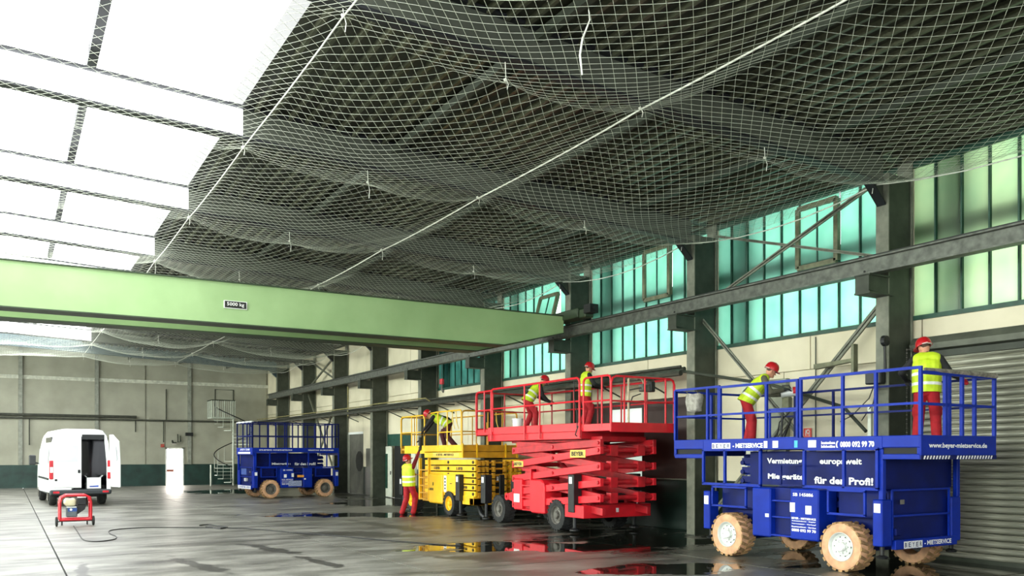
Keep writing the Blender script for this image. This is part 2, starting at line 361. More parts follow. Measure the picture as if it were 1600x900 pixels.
# windows of green channel glass
def channel_window(n, y0, ga, gb, ztop, vents, open_vent=False):
    W = thing('window_%d' % n, loc=(XW, y0, SILL), kind='structure')
    a, b_ = y0+.05, y0+4.95; step = (b_-a)/10
    fr_ = MB().box(XW-.05, XW+.12, a-.04, b_+.04, SILL-.05, SILL+.03).box(XW-.02, XW+.12, a-.05, a, SILL, ztop).box(XW-.02, XW+.12, b_, b_+.05, SILL, ztop)
    fr_.box(XW-.02, XW+.12, a, b_, ztop, ztop+.12)
    fr_.build('window_frame', M_bar, W)
    for i in range(10):
        yy = a+i*step
        top = ztop; vent = None
        for (i0, i1, zb) in vents:
            if i0 <= i < i1: vent = zb
        z1 = vent if vent else ztop
        m_ = gb if (i in (0,)) and gb else ga
        MB().add([(XW+.09, yy+.012, SILL+.03), (XW+.035, yy+.03, SILL+.03), (XW+.035, yy+step-.03, SILL+.03), (XW+.09, yy+step-.012, SILL+.03),
                  (XW+.09, yy+.012, z1), (XW+.035, yy+.03, z1), (XW+.035, yy+step-.03, z1), (XW+.09, yy+step-.012, z1)],
                 [(0, 1, 5, 4), (1, 2, 6, 5), (2, 3, 7, 6)]).build('glass_strip', m_, W, smooth=False)
        if i: MB().box(XW+.0, XW+.1, yy-.014, yy+.014, SILL+.03, z1).build('glazing_bar', M_bar, W)
    for (i0, i1, zb) in vents:
        p, q = a+i0*step+.01, a+i1*step-.01
        zt = zb+1.25
        ox = -.34 if open_vent else 0.0
        tp = MB()
        def X_(z): return XW-.03+ox*(1-(z-zb)/(zt-zb)) if open_vent else XW-.03
        th = .1
        for (ya, za, yb, zb2) in ((p, zb, q, zb), (p, zt, q, zt), (p, zb, p, zt), (q, zb, q, zt)):
            tp.bar((X_(za), ya, za), (X_(zb2), yb, zb2), th, th, up=(1, 0, 0))
        v = tp.build('vent_sash', M_sash, W)
        MB().add([(X_(zb)+.01, p+.05, zb+.05), (X_(zb)+.01, q-.05, zb+.05), (X_(zt)+.01, q-.05, zt-.05), (X_(zt)+.01, p+.05, zt-.05)], [(0, 1, 2, 3)]).build('vent_pane', ga, v, smooth=False)
        MB().bar((X_(zb)-.0, (p+q)/2, zb), (X_(zt), (p+q)/2, zt), .03, .03, up=(1, 0, 0)).build('vent_bar', M_bar, v)
        MB().add([(XW+.04, p, zt), (XW+.04, q, zt), (XW+.04, q, ztop), (XW+.04, p, ztop)], [(0, 1, 2, 3)]).build('glass_strip', ga, W, smooth=False)
channel_window(1, 4.7, M_glassG2, None, 7.15, [])
channel_window(2, 9.7, M_glassG, M_glassG2, 7.15, [(3, 5, 5.78)])
channel_window(3, 14.7, M_glassG, None, 7.15, [(3, 5, 5.9)])
channel_window(4, 19.7, M_glassG, None, 7.15, [(3, 5, 5.5)], True)
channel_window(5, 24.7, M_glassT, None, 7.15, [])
# what stands outside and shades the glazing: piers and a gutter canopy
xo = XW+.12
ext = thing('exterior_canopy', 'gutter canopy and piers outside the green glazing, seen as soft shadows through it', 'canopy', (xo, 17, 6))
MB().box(xo+.08, xo+.45, 4, 30, 5.72, 6.15).build('gutter', M_dado, ext)
MB().box(xo+.2, xo+.9, 4, 30, 7.3, 7.36).build('eaves_board', M_dado, ext)
for k in range(5):
    MB().box(xo+.22, xo+.6, 4.7+5*k+3.8, 4.7+5*k+4.5, 0, 7.3).build('exterior_pier', M_dado, ext)
# roller shutter door in the near bay
d3 = thing('door_3', loc=(XW, 7.2, 0), kind='structure')
zz = 0.06; k = 0
prof = [(.02, 0), (-.012, .012), (-.026, .05), (-.014, .088), (.02, .098), (0, .112)]
sl = None
while zz < 3.62:
    if sl is None:
        vs = []; ya, yb = 4.86, 9.42
        for yv in (ya, yb):
            for (dx, dz) in prof: vs.append((XW+dx, yv, zz+dz))
        npf = len(prof); fs = [(i, i+1, npf+i+1, npf+i) for i in range(npf-1)]
        sl = MB().add(vs, fs).build('shutter_slat', M_shut, d3, smooth=60)
    else: clone(sl, d3, (0, 0, zz-.06))
    zz += .117
MB().box(XW-.07, XW+.06, 4.72, 4.88, 0, 3.7).build('guide_rail', M_steelD, d3); MB().box(XW-.07, XW+.06, 9.4, 9.55, 0, 3.7).build('guide_rail', M_steelD, d3)
MB().box(XW-.12, XW+.05, 4.75, 9.5, 3.62, 3.73).build('housing_shadow_gap', M_steelD, d3)
MB().prism([(XW-.04, 4.75, 3.73), (XW-.22, 4.75, 3.76), (XW-.24, 4.75, 3.86), (XW-.14, 4.75, 3.99), (XW+.05, 4.75, 3.99), (XW+.05, 4.75, 3.73)], (0, 4.75, 0)).build('shutter_housing', M_shutbox, d3)
MB().box(XW-.05, XW+.02, 4.75, 9.5, 0, .07).build('bottom_bar', M_steelD, d3)
MB().box(XW, XW+.1, 9.42, 9.75, 0, SILL).build('wall_strip', M_cream, wr)
# ---------------- back wall
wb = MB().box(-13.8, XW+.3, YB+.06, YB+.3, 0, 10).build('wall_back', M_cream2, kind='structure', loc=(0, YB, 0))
px_ = [-13.8, -7.3, -3.5, .67, 4.49, 7.2, 9.59, XW]
for i in range(len(px_)-1):
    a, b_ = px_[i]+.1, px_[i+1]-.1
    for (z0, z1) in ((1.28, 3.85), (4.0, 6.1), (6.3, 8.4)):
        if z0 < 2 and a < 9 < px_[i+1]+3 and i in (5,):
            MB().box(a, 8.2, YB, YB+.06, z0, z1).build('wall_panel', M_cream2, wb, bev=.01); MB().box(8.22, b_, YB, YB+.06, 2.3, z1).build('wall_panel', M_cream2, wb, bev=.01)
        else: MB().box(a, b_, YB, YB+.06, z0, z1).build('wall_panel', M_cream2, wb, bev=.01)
    if i != 5: MB().box(a-.1, b_+.1, YB-.02, YB+.06, 0, 1.28).build('dado_panel', M_dado, wb)
MB().box(px_[5], 8.22, YB-.02, YB+.06, 0, 1.28).build('dado_panel', M_dado, wb)
MB().box(9.25, px_[6], YB-.02, YB+.06, 0, 1.28).build('dado_panel', M_dado, wb)
MB().box(-13.8, XW, YB-.03, YB+.06, 6.1, 6.3).build('wall_band', mat('pale_band', 'c6c7b8', .8), wb)
M_back_strip = mat('wall_rib_grey', '8d8f84', .7)
for x in px_[1:-1]:
    if x != 7.2: MB().box(x-.1, x+.1, YB-.12, YB+.06, 1.28, 8.4).build('wall_rib', M_back_strip, wb)
d4 = thing('door_4', loc=(8.7, YB, 0), kind='structure')
MB().box(8.3, 9.18, YB-.02, YB+.02, 0.02, 2.2).build('bright_doorway', M_lit, d4)
MB().box(8.22, 8.3, YB-.06, YB+.04, 0, 2.28).box(9.18, 9.26, YB-.06, YB+.04, 0, 2.28).box(8.22, 9.26, YB-.06, YB+.04, 2.2, 2.28).build('door_frame', M_white, d4)
MB().box(8.3, 8.68, YB-.1, YB-.05, .82, .98).build('push_bar', mat('red_brown_bar', '9a5a48', .5), d4)
# left, front walls (behind and beside the camera), with added glowing fill panels
wl = MB().box(-13.9, -13.7, -9, YB+.3, 0, 8).build('wall_left', M_cream, kind='structure', loc=(-13.8, 20, 0))
wf = MB().box(-13.8, XW+.3, -9.2, -9, 0, 10).build('wall_front', M_cream2, kind='structure', loc=(0, -9, 0))
tag(MB().box(-13.72, -13.66, -7, 50, 3.2, 7.0).build('window_7', emis('left_fill_glow', 'f6fff4', 7.0), loc=(-13.7, 22, 5.7)), kind='structure')  # unseen glazing, enlarged and made to glow to brighten the right side
tag(MB().box(-6, 9, -9.02, -8.98, .1, 5.2).build('front_fill_panel', emis('front_fill_glow', 'f4f8ff', 1.6), loc=(1.5, -9, 2.6)), kind='structure')  # glowing panel added behind the camera to fill the end faces
# ---------------- roof deck, rafters, rooflight
def zr(x): return 7.92-abs(x)/13.6*.62       # underside of deck
rc = thing('ceiling', loc=(0, 20, 8), kind='structure')
for side in (1, -1):
    for k in range(-3, 10):
        y0 = 4.7+5*k+.08; y1 = y0+4.84
        if k == 9: y1 = YB
        xa, xb = 3.45, 14.6; vs = []; n = 0; x = xa
        prof = []
        while x < xb:
            prof += [(x, 0), (x+.27, 0), (x+.272, .02), (x+.288, .02)]; x += .29
        for yv in (y0, y1):
            for (x, dz) in prof: vs.append((side*x, yv, zr(x)+dz+.04))
        n = len(prof); fs = [(i, i+1, n+i+1, n+i) for i in range(n-1)]
        MB().add(vs, fs).build('roof_sheet', M_roof, rc, smooth=False)
        rb = MB(); x = xa+.18
        while x < xb-.1:
            rb.prism([(side*x, y0, zr(x)+.05), (side*x, y0, zr(x)-.05), (side*(x+.055), y0, zr(x)-.05), (side*(x+.055), y0, zr(x)+.05)], (0, y1-y0, 0)); x += .29
        r_ = rb.build('roof_rib', M_rib, rc, smooth=False); r_['kind'] = 'stuff'
        if k == 9: MB().prism([(0, y0, 8.2), (side*3.5, y0, 8.0), (side*3.5, y0, 8.06), (0, y0, 8.26)], (0, y1-y0, 0)).build('roof_sheet', M_roof, rc, smooth=False)
ROOFTOP = MB()
for side in (1, -1):
    ROOFTOP.prism([(side*3.45, -9, zr(3.45)+.12), (side*14.6, -9, zr(14.6)+.12), (side*14.6, -9, zr(14.6)+.2), (side*3.45, -9, zr(3.45)+.2)], (0, YB+9.3, 0))
    ROOFTOP.box(min(side*3.4, side*3.52), max(side*3.4, side*3.52), -9, YB, 7.75, 8.35)
ROOFTOP.build('roof_insulation', M_roof, rc)
w6 = thing('window_6', loc=(0, 20, 8.1), kind='structure')
for k in range(-3, 9):
    y0 = 4.7+5*k+.03; y1 = y0+4.94
    for (xa, xb) in ((-3.45, -1.2), (-1.12, 1.13), (1.23, 3.42)):
        za, zb = 8.38-abs(xa)*.06, 8.38-abs(xb)*.06
        MB().prism([(xa, y0, za), (xb, y0, zb), (xb, y0, zb+.02), (xa, y0, za+.02)], (0, y1-y0, 0)).build('rooflight_pane', M_glassW, w6, smooth=False)
    for x in (-1.16, 1.18):
        MB().box(x-.07, x+.07, y0, y1, 8.12, 8.34).build('rooflight_bar', M_flange, w6)
RAFT_WHERE = {0: 'nearest visible rafter at upper right', 1: 'rafter meeting the column beside the roller shutter', 2: 'rafter meeting the column between blue and red lifts',
              3: 'rafter meeting the column behind the crane end carriage', 4: 'rafter meeting the column behind the yellow lift', 5: 'rafter meeting the column just right of the green framed door',
              6: 'rafter meeting the column between the two far wall doors', 7: 'rafter meeting the column right of the far blue lift', 8: 'rafter meeting the column behind the far blue lift', 9: 'deep blue-grey rafter closest to the back wall'}
M_raftB = mat('rafter_blue_grey', '4d5f66', .6, var=.12)
for k in range(-2, 10):
    yv = 4.7+5*k
    if k < 0:
        R = thing('steel_rafter', ['steel roof rafter just behind the camera, out of frame', 'steel roof rafter furthest behind the camera, out of frame'][-k-1], 'rafter', (0, yv, 7.2))
    else:
        R = thing('steel_rafter', 'steel roof ' + RAFT_WHERE[k], 'rafter', (0, yv, 7.2))
    R['group'] = 'roof rafters'
    dp = .52 if k < 9 else .80
    for side in (1, -1):
        web = MB(); fla = MB()
        def u_(x): return 7.40-x/13.6*.62
        xi = 3.45 if k < 9 else 0.0
        web.prism([(side*xi, yv-.02, u_(xi)), (side*XC, yv-.02, u_(XC)), (side*XC, yv-.02, u_(XC)+dp), (side*xi, yv-.02, u_(xi)+dp)], (0, .04, 0))
        if k < 9: MB().prism([(0, yv-.02, u_(0)), (side*3.45, yv-.02, u_(3.45)), (side*3.45, yv-.02, u_(3.45)+dp), (0, yv-.02, u_(0)+dp)], (0, .04, 0)).build('glowing_rafter_web', M_webGlow, w6)  # web between the flanges made to glow, as if lit by the rooflight
        for o_ in (0, dp):
            fla.prism([(0, yv-.11, u_(0)+o_-.02), (side*(XC+.5), yv-.11, u_(XC+.5)+o_-.02), (side*(XC+.5), yv-.11, u_(XC+.5)+o_+.02), (0, yv-.11, u_(0)+o_+.02)], (0, .22, 0))
        web.prism([(side*XC, yv-.02, 6.4), (side*XC, yv-.02, u_(XC)), (side*(XC-.45), yv-.02, u_(XC-.45))], (0, .04, 0))
        fla.prism([(side*(XC-.02), yv-.09, 6.38), (side*(XC-.45), yv-.09, u_(XC-.45)-.02), (side*(XC-.45), yv-.09, u_(XC-.45)+.01), (side*(XC-.02), yv-.09, 6.42)], (0, .18, 0))
        web.build('rafter_web', M_raftB if k == 9 else M_raft, R); fla.build('rafter_flange', M_raftB if k == 9 else M_flange, R)
# purlins under the deck
for i, x in enumerate((6.2, 9.0, 11.8)):
    tag(MB().box(x-.05, x+.05, -6, YB, zr(x)-.16, zr(x)-.03).build('roof_purlin', M_steelD, loc=(x, 20, zr(x))), 'long dark purlin under the roof deck, %s' % ('nearest the rooflight', 'middle of the three', 'nearest the windows')[i], 'purlin', 'roof purlins')
# ---------------- steel columns with crane rail corbels
CW = ['beside the roller shutter, at the right frame edge', 'beside the man on the blue lift right end', 'between the near blue lift and the red lift', 'behind the end of the green crane girder', 'behind the left end of the red platform',
      'behind the yellow lift, right of the green framed door', 'between the green framed door and the grey doorway', 'behind the right end of the far blue lift', 'behind the middle of the far blue lift', 'leftmost, next to the back wall corner']
for k, yv in enumerate(COLY):
    C = thing('steel_column', 'grey steel column ' + CW[k], 'column', (XC+.35, yv, 0), 'steel wall columns')
    MB().box(XC, XC+.025, yv-.13, yv+.13, 0, 6.95).build('front_flange', M_steel, C)
    MB().box(XC+.025, XC+.7, yv-.115, yv-.10, 0, 6.95).build('column_web', M_steelD, C)  # darker tone than the front flange puts the side shade into the colour
    MB().box(XC+.66, XC+.69, yv-.15, yv+.15, 0, 7.28).box(XC+.025, XC+.66, yv+.1, yv+.115, 0, 6.95).build('rear_flange', M_steel, C)
    MB().box(XC-.02, XC+.7, yv-.17, yv+.17, 0, .02).build('base_plate', M_steelD, C)
    B = MB().prism([(XC, yv-.12, 4.75), (XC-.55, yv-.12, 4.79), (XC-.55, yv-.12, 5.06), (XC, yv-.12, 5.06)], (0, .02, 0)).prism([(XC, yv+.1, 4.75), (XC-.55, yv+.1, 4.79), (XC-.55, yv+.1, 5.06), (XC, yv+.1, 5.06)], (0, .02, 0))
    B.box(XC-.57, XC, yv-.16, yv+.16, 5.05, 5.08).box(XC-.57, XC+.1, yv-.16, yv+.16, 4.73, 4.76).box(XC-.57, XC-.55, yv-.14, yv+.14, 4.76, 5.06)
    B.build('corbel', M_steelD, C)
for yv in COLY: MB().box(XW+.02, XW+.28, yv-.12, yv+.12, 0, 7.5).build('wall_pier', M_cream, wr)
MB().box(XW+.01, XW+.28, -9, YB, 7.26, 7.8).build('eaves_beam', M_steelD, wr)
# crane rail beam
RX = XC-.42
R = thing('crane_rail_beam', 'long grey steel crane rail beam running along the columns', 'rail', (RX, 25, 5.1))
MB().box(RX-.012, RX+.012, -5, YB-4.5, 5.09, 5.37).build('beam_web', M_rail, R)
MB().box(RX-.11, RX+.11, -5, YB-4.5, 5.08, 5.11).box(RX-.11, RX+.11, -5, YB-4.5, 5.35, 5.375).build('beam_flange', M_rail, R)
MB().box(RX-.03, RX+.03, -5, YB-4.5, 5.375, 5.42).build('rail_head', M_railtop, R)
for yv in COLY: MB().tube([(RX-.08, yv, 5.11), (RX-.08, yv, 5.15)], .02, 6).build('rail_bolt', M_railtop, R)
# bracing
def brace(y0, z0, y1, z1, label, x=XC+.3, w_=.09):
    b_ = MB().bar((x, y0, z0), (x, y1, z1), w_, .02, up=(1, 0, 0)).bar((x+w_/2-.01, y0, z0), (x+w_/2-.01, y1, z1), .02, w_, up=(1, 0, 0))
    tag(b_.build('wind_brace', M_steel, loc=(x, (y0+y1)/2, (z0+z1)/2)), label, 'brace', 'steel wind bracing')
brace(14.6, 5.0, 9.8, .3, 'diagonal steel brace falling rightwards behind the near blue lift', XC+.28)
brace(9.8, 4.9, 14.6, .3, 'diagonal steel brace rising rightwards behind the near blue lift', XC+.4, .12)
brace(14.6, 5.3, 9.9, 7.0, 'upper diagonal brace rising steeply to the right across the green glazing', XC+.28)
brace(14.3, 6.9, 9.8, 5.5, 'upper diagonal brace falling to the right behind the crane rail', XC+.36, .06)
brace(44.6, 5.1, 39.8, .4, 'far lower diagonal brace falling rightwards above the far blue lift', XC+.28)
brace(39.8, 5.1, 44.6, .4, 'far lower diagonal brace rising rightwards above the far blue lift', XC+.36)
brace(44.6, 5.4, 39.8, 6.9, 'far upper diagonal brace rising rightwards under the net', XC+.28)
brace(39.8, 5.4, 44.6, 6.9, 'far upper diagonal brace falling rightwards under the net', XC+.36)
# ================================================================ NET, CRANE, PIPES
import numpy as np
M_net = mat('net_cord_white', 'c6ccba', 0.6, var=0.05, scale=3)
M_rope = mat('rope_white', 'eceee2', 0.6, var=0.05, scale=9)
rng = np.random.RandomState(3)
NS = [(-6.0, 3.45), (3.45, 8.0), (8.0, 13.45)]
def net_z(X, Y):
    X = np.asarray(X, float); Y = np.asarray(Y, float)
    base = 7.20-np.clip(X, 0, 14)/13.4*.44
    t = ((Y-4.7) % 5.0)/5.0; k = np.floor((Y-4.7)/5.0)
    sy = (4*t*(1-t))**0.75
    sx = np.zeros_like(X)
    for (a, b) in NS:
        q = np.clip((X-a)/(b-a), 0, 1); sx = np.maximum(sx, 4*q*(1-q))
    amp = .28+.08*np.sin(k*2.1+1.0)
    wob = .035*np.sin(X*1.3+Y*.9)+.02*np.sin(X*2.3-Y*1.6+1)+.006*np.sin(X*6.1+Y*4.7)
    # pulled up where the cords tie it to the rafters
    pk = np.zeros_like(X)
    yr = np.round((Y-4.7)/5)*5+4.7
    for xt in (3.45, 5.7, 8.0, 10.6, 13.3): pk = np.maximum(pk, np.exp(-((X-xt)**2*4+(Y-yr)**2*3)**.5*1.6))
    return base-.10+.13*pk-sy*amp*(.30+.70*sx)-sx*.17+wob*(.25+.75*sy)
NET = thing('safety_net', 'white knotted safety net hung under the whole roof', 'net', (7, 25, 7))
def net_mesh():
    ang = [math.radians(47+90), math.radians(47)]      # headings of the two thread families
    xmin, xmax, ymin, ymax = -1.6, 13.45, 3.2, 49.6
    V = []; Fc = []; base = 0; c0 = np.array([6.0, 28.0])
    for (an, gap) in ((ang[0], .15), (ang[1], .135)):
        d = np.array([math.cos(an), math.sin(an)]); n = np.array([-d[1], d[0]])
        for i in range(int(-34/gap), int(34/gap)+1):
            ts = np.arange(-36, 36, .17); P = c0+n*(i*gap)+np.outer(ts, d)
            P = P+np.stack([.03*np.sin(P[:, 1]*1.3+P[:, 0]*.7), .03*np.sin(P[:, 0]*1.1)], 1)
            ok = (P[:, 0] > xmin) & (P[:, 0] < xmax) & (P[:, 1] > ymin) & (P[:, 1] < ymax)
            P = P[ok]
            if len(P) < 3: continue
            z = net_z(P[:, 0], P[:, 1]); m = len(P); r = .0027
            off = [(0, 0, r), (n[0]*r*.87, n[1]*r*.87, -r*.5), (-n[0]*r*.87, -n[1]*r*.87, -r*.5)]
            vv = np.empty((m, 3, 3))
            for k, o_ in enumerate(off):
                vv[:, k, 0] = P[:, 0]+o_[0]; vv[:, k, 1] = P[:, 1]+o_[1]; vv[:, k, 2] = z+o_[2]
            V.append(vv.reshape(-1, 3)); a = base+3*np.arange(m-1)[:, None]
            for k in range(3):
                k2 = (k+1) % 3
                Fc.append(np.concatenate([a+k, a+k2, a+3+k2, a+3+k], 1))
            base += 3*m
    V = np.concatenate(V)-np.array([7, 25, 7]); Fc = np.concatenate(Fc)
    me = bpy.data.meshes.new('net_mesh'); me.vertices.add(len(V)); me.vertices.foreach_set('co', V.ravel())
    me.loops.add(Fc.size); me.loops.foreach_set('vertex_index', Fc.ravel().astype(np.int32))
    me.polygons.add(len(Fc)); me.polygons.foreach_set('loop_start', (np.arange(len(Fc))*4).astype(np.int32)); me.polygons.foreach_set('loop_total', np.full(len(Fc), 4, np.int32))
    me.update(); me.validate(); me.materials.append(M_net)
    o = bpy.data.objects.new('net_cords', me); COL.objects.link(o); o.parent = NET; o['kind'] = 'stuff'
net_mesh()
def rope_line(x, r, dz=-.02, y0=3.0, y1=49.6, name='support_rope', step=5.0, sag=.03, wav=0.0):
    pts = []; y = 4.7-5
    while y < y1-.5:
        for j in range(6):
            t = j/6; yy = y+5*t
            if yy < y0: continue
            pts.append((x+wav*math.sin(yy*.6), yy, float(net_z(x, np.floor((yy-4.7)/5)*5+4.7+.01))+dz-sag*4*t*(1-t)))
        y += 5
    MB().tube(pts, r, 6).build(name, M_rope, NET, smooth=True)
rope_line(3.45, .012); rope_line(8.0, .013); rope_line(13.45, .012, dz=0, sag=.25)
# ties that knot the net and ropes to the rafters
for k in range(0, 10):
    yv = 4.7+5*k
    for x in (3.45, 8.0, 13.3, 5.7, 10.6):
        z = float(net_z(x, yv)); L_ = random.uniform(.12, .34)
        t = MB().tube([(x, yv, 7.36-x/13.6*.62), (x+.01, yv, z+.02), (x+.03, yv-.03, z-L_*.5), (x+.02, yv-.02, z-L_)], .006, 5)
        t.lathe([(0, -.025), (.022, -.012), (.024, .012), (0, .025)], (x, yv, z), (0, 0, 1), 7)
        t.build('tie_cord', M_rope, NET)
tag(MB().tube([(5.72, 7.85, 6.98), (5.70, 7.8, 6.82), (5.62, 7.83, 6.6), (5.6, 7.85, 6.42), (5.63, 7.85, 6.2)], [.004, .008, .012, .013, .01], 7).build('loose_rope_end', M_rope, loc=(5.7, 7.8, 6.6)), 'short white rope end dangling below the net, upper centre', 'rope')
# ---------------- overhead crane
M_cr = mat('crane_green', '98b67f', 0.5, var=0.06, scale=1.2, col2='8aa872', thr=(.3, .7))
M_crD = mat('crane_green_edge', '2f3f28', 0.6, var=0.1)
CR = thing('overhead_crane', 'light green double girder overhead crane spanning the hall', 'crane', (5, 19.2, 5))
def girder(y, name='girder'):
    t = .42
    g = MB(); xl, xt, xr = -13.2, 10.9, 12.75; zb, zt, ze = 4.68, 5.55, 5.12
    for s_ in (0,):
        g.prism([(xl, y, zb), (xt, y, zb), (xr, y, ze), (xr, y, zt), (xl, y, zt)], (0, t, 0))
    o = g.build(name, M_cr, CR)
    f = MB(); f.box(xl, xr, y-.05, y+t+.05, zt, zt+.025)
    f.prism([(xl, y-.05, zb-.025), (xt, y-.05, zb-.025), (xt, y-.05, zb), (xl, y-.05, zb)], (0, t+.1, 0)); f.prism([(xt, y-.05, zb-.025), (xr, y-.05, ze-.025), (xr, y-.05, ze), (xt, y-.05, zb)], (0, t+.1, 0))
    f.build('girder_flange', M_crD, o)
    return o
g1 = girder(18.63); g2 = girder(20.1)
ec = MB(); ec.box(12.72, 13.12, 17.95, 21.3, 5.44, 5.68).box(12.78, 13.06, 17.7, 17.97, 5.42, 5.64)
e1 = ec.build('end_carriage', M_crD, CR, bev=.02)
MB().lathe([(0, -.07), (.13, -.07), (.13, .07), (0, .07)], (RX, 18.2, 5.55), (1, 0, 0), 18).lathe([(0, -.07), (.13, -.07), (.13, .07), (0, .07)], (RX, 21.0, 5.55), (1, 0, 0), 18).build('travel_wheel', M_dark, e1)
MB().box(12.74, 13.0, 17.42, 17.7, 5.5, 5.72).tube([(12.87, 17.7, 5.6), (12.87, 17.35, 5.6)], .06, 10).build('buffer', M_dark, e1)
MB().box(-13.3, -12.9, 17.95, 21.3, 5.44, 5.68).build('end_carriage', M_crD, CR)
pl = MB().box(3.98, 4.46, 18.60, 18.63, 5.0, 5.165).build('load_plate', M_white, CR)
MB().box(3.995, 4.445, 18.595, 18.60, 5.012, 5.153).build('plate_face', mat('plate_black', '15180f', .6), pl)
text('5000 kg', (4.22, 18.592, 5.082), (1, 0, 0), .36, .095, M_white, pl, 'load_lettering', .01)
tag(MB().box(-13.3, -13.1, -5, 50, 5.09, 5.42).build('crane_rail_beam', M_rail, loc=(-13.2, 22, 5.2)), 'crane rail beam along the unseen left wall', 'rail')
# ---------------- pipes along the right wall
M_pipe = mat('pipe_dusty', '3e4036', 0.6, var=.2, scale=6)
M_pipeY = mat('pipe_yellowish', '8c8453', 0.6, var=.2, scale=6)
PX = XC-.12
PB = thing('wall_pipe_run', 'bundle of dusty horizontal pipes running along the columns', 'pipe', (PX, 30, 3.85))
for (dx, z, r) in ((0, 3.78, .07), (.12, 3.88, .05), (.0, 3.93, .03)):
    MB().tube([(PX+dx, 14.9, z), (PX+dx, 33, z-.01), (PX+dx, 53.5, z)], r, 8).build('pipe', M_pipe, PB, smooth=True)
for y in (16.4, 18.2, 21.4, 23, 26.5, 28.2, 31.5, 33.0, 36.4, 38.2, 41.5, 46.4, 51.0):
    MB().bar((PX-.08, y, 3.74), (XW, y, 3.74), .04, .04).prism([(PX, y, 3.74), (XW, y, 3.4), (XW, y, 3.44), (PX+.1, y, 3.74)], (0, .02, 0)).build('pipe_bracket', M_steelD, PB)
PY = thing('yellow_gas_pipe', 'thin yellowish pipe running above the dusty pipe bundle', 'pipe', (PX, 40, 4.0))
MB().tube([(PX-.05, 28.4, 3.84), (PX-.05, 28.8, 3.98), (PX-.05, 34, 4.02), (PX-.05, 34.6, 3.98), (PX-.05, 53.5, 4.05)], .025, 8).build('pipe', M_pipeY, PY, smooth=True)
MB().tube([(PX, 37.3, 5.0), (PX, 37.3, 3.6)], .03, 8).build('drop_pipe', M_pipeY, PY, smooth=True)
tag(MB().tube([(PX, 15.2, 3.86), (PX+.1, 14.8, 3.80), (XC+.05, 14.2, 3.68), (XC+.1, 12.4, 3.34), (XC+.1, 10.6, 2.78), (XC-.05, 10.0, 2.3)], .035, 8).build('sagging_pipe', M_steelD, loc=(PX, 13, 3.5), smooth=True), 'thin dark pipe sloping down across the cream wall behind the near blue lift', 'pipe')
# conduits on the wall in the near bay
for (y, z0, z1, lab, wd) in ((13.55, 1.3, 3.55, 'narrow pale vertical duct beside the column left of the man at the drill', .34), (12.75, 1.3, 3.5, 'grey ribbed vertical duct directly behind the man at the drill', .62)):
    o = MB().box(XW-.12, XW, y-wd/2, y+wd/2, z0, z1).build('wall_duct', mat('duct_grey_green', '8f9480', .5, var=.15, scale=2) if wd > .5 else M_door, loc=(XW, y, z0), bev=.01)
    tag(o, lab, 'duct')
tag(MB().tube([(XW-.03, 11.75, 4.3), (XW-.03, 11.75, 1.3)], .012, 6).build('wall_cable', M_steelD, loc=(XW, 11.75, 2)), 'thin vertical cable on the cream wall behind the drill stand', 'cable')
tag(MB().prism([(XC+.0, 10.35, 3.62), (XC+.1, 11.3, 3.56), (XC+.1, 11.3, 3.66), (XC, 10.35, 3.68)], (.12, 0, .0)).box(XC, XC+.12, 10.3, 10.36, 3.4, 3.95).build('wall_bracket', M_sash, loc=(XC, 10.8, 3.6)), 'small horizontal bracket arm on the wall left of the tall column', 'bracket')
# fire hose sign
M_sign = mat('sign_red', 'd2321e', .45, var=.03)
sg = thing('fire_hose_sign', 'small red square fire hose sign on the cream wall', 'sign', (XW-.02, 11.97, 2.32))
MB().box(XW-.03, XW-.015, 11.86, 12.06, 2.22, 2.42).build('sign_plate', M_sign, sg)
MB().lathe([(.028, 0), (.045, 0), (.045, .004), (.028, .004), (.028, 0)], (XW-.036, 11.94, 2.35), (1, 0, 0), 16).box(XW-.036, XW-.032, 11.99, 12.005, 2.26, 2.39).box(XW-.036, XW-.032, 11.90, 11.915, 2.25, 2.33).build('hose_symbol', M_white, sg)
# small signs and fittings on the back wall
tag(MB().box(7.95, 8.15, YB-.05, YB-.01, 2.3, 2.5).build('wall_sign', mat('faded_red', 'a8483a', .6), loc=(8.05, YB, 2.4)), 'small faded red sign on the back wall left of the bright door', 'sign')
bp = thing('back_wall_pipe', 'thin horizontal pipe along the back wall above the bright door', 'pipe', (2, YB-.15, 3.9))
MB().tube([(-8, YB-.15, 3.9), (13.6, YB-.15, 3.9)], .05, 8).build('pipe', M_pipe, bp, smooth=True); MB().tube([(-8, YB-.18, 4.08), (6.6, YB-.18, 4.08)], .08, 8).build('pipe_upper', M_pipe, bp, smooth=True)
for (x, z0) in ((1.1, 2.4), (6.55, 3.2), (8.1, 2.6), (8.25, 5.8)): MB().tube([(x, YB-.1, z0), (x, YB-.1, 3.9)], .03, 6).build('drop_pipe', M_pipe, bp)
tag(MB().box(9.35, 9.75, YB-.3, YB, 3.0, 3.2).tube([(9.6, YB-.1, 3.2), (9.6, YB-.1, 3.9)], .02, 5).build('wall_lamp', M_dark, loc=(9.55, YB, 3.1)), 'small dark box lamp on the back wall right of the bright door', 'lamp')
tag(MB().tube([(8.6, YB-.1, 2.7), (8.6, YB-.3, 2.55), (8.8, YB-.3, 2.55)], .05, 6).tube([(8.9, YB-.1, 3.1), (8.9, YB-.2, 2.6), (9.05, YB-.2, 2.65), (9.05, YB-.1, 3.0)], .03, 6).build('wall_fitting', M_steelD, loc=(8.8, YB, 2.7)), 'dark bent pipe fitting on the back wall above the bright door', 'fitting')
tag(MB().tube([(11.1, YB-.02, 4.1), (11.1, YB-.02, 5.9), (12.2, YB-.02, 5.9), (12.2, YB-.02, 4.1)], .025, 5).build('upper_door', M_steelD, loc=(11.6, YB, 4.1)), 'faint outlined upper door on the back wall above the stair landing', 'door')
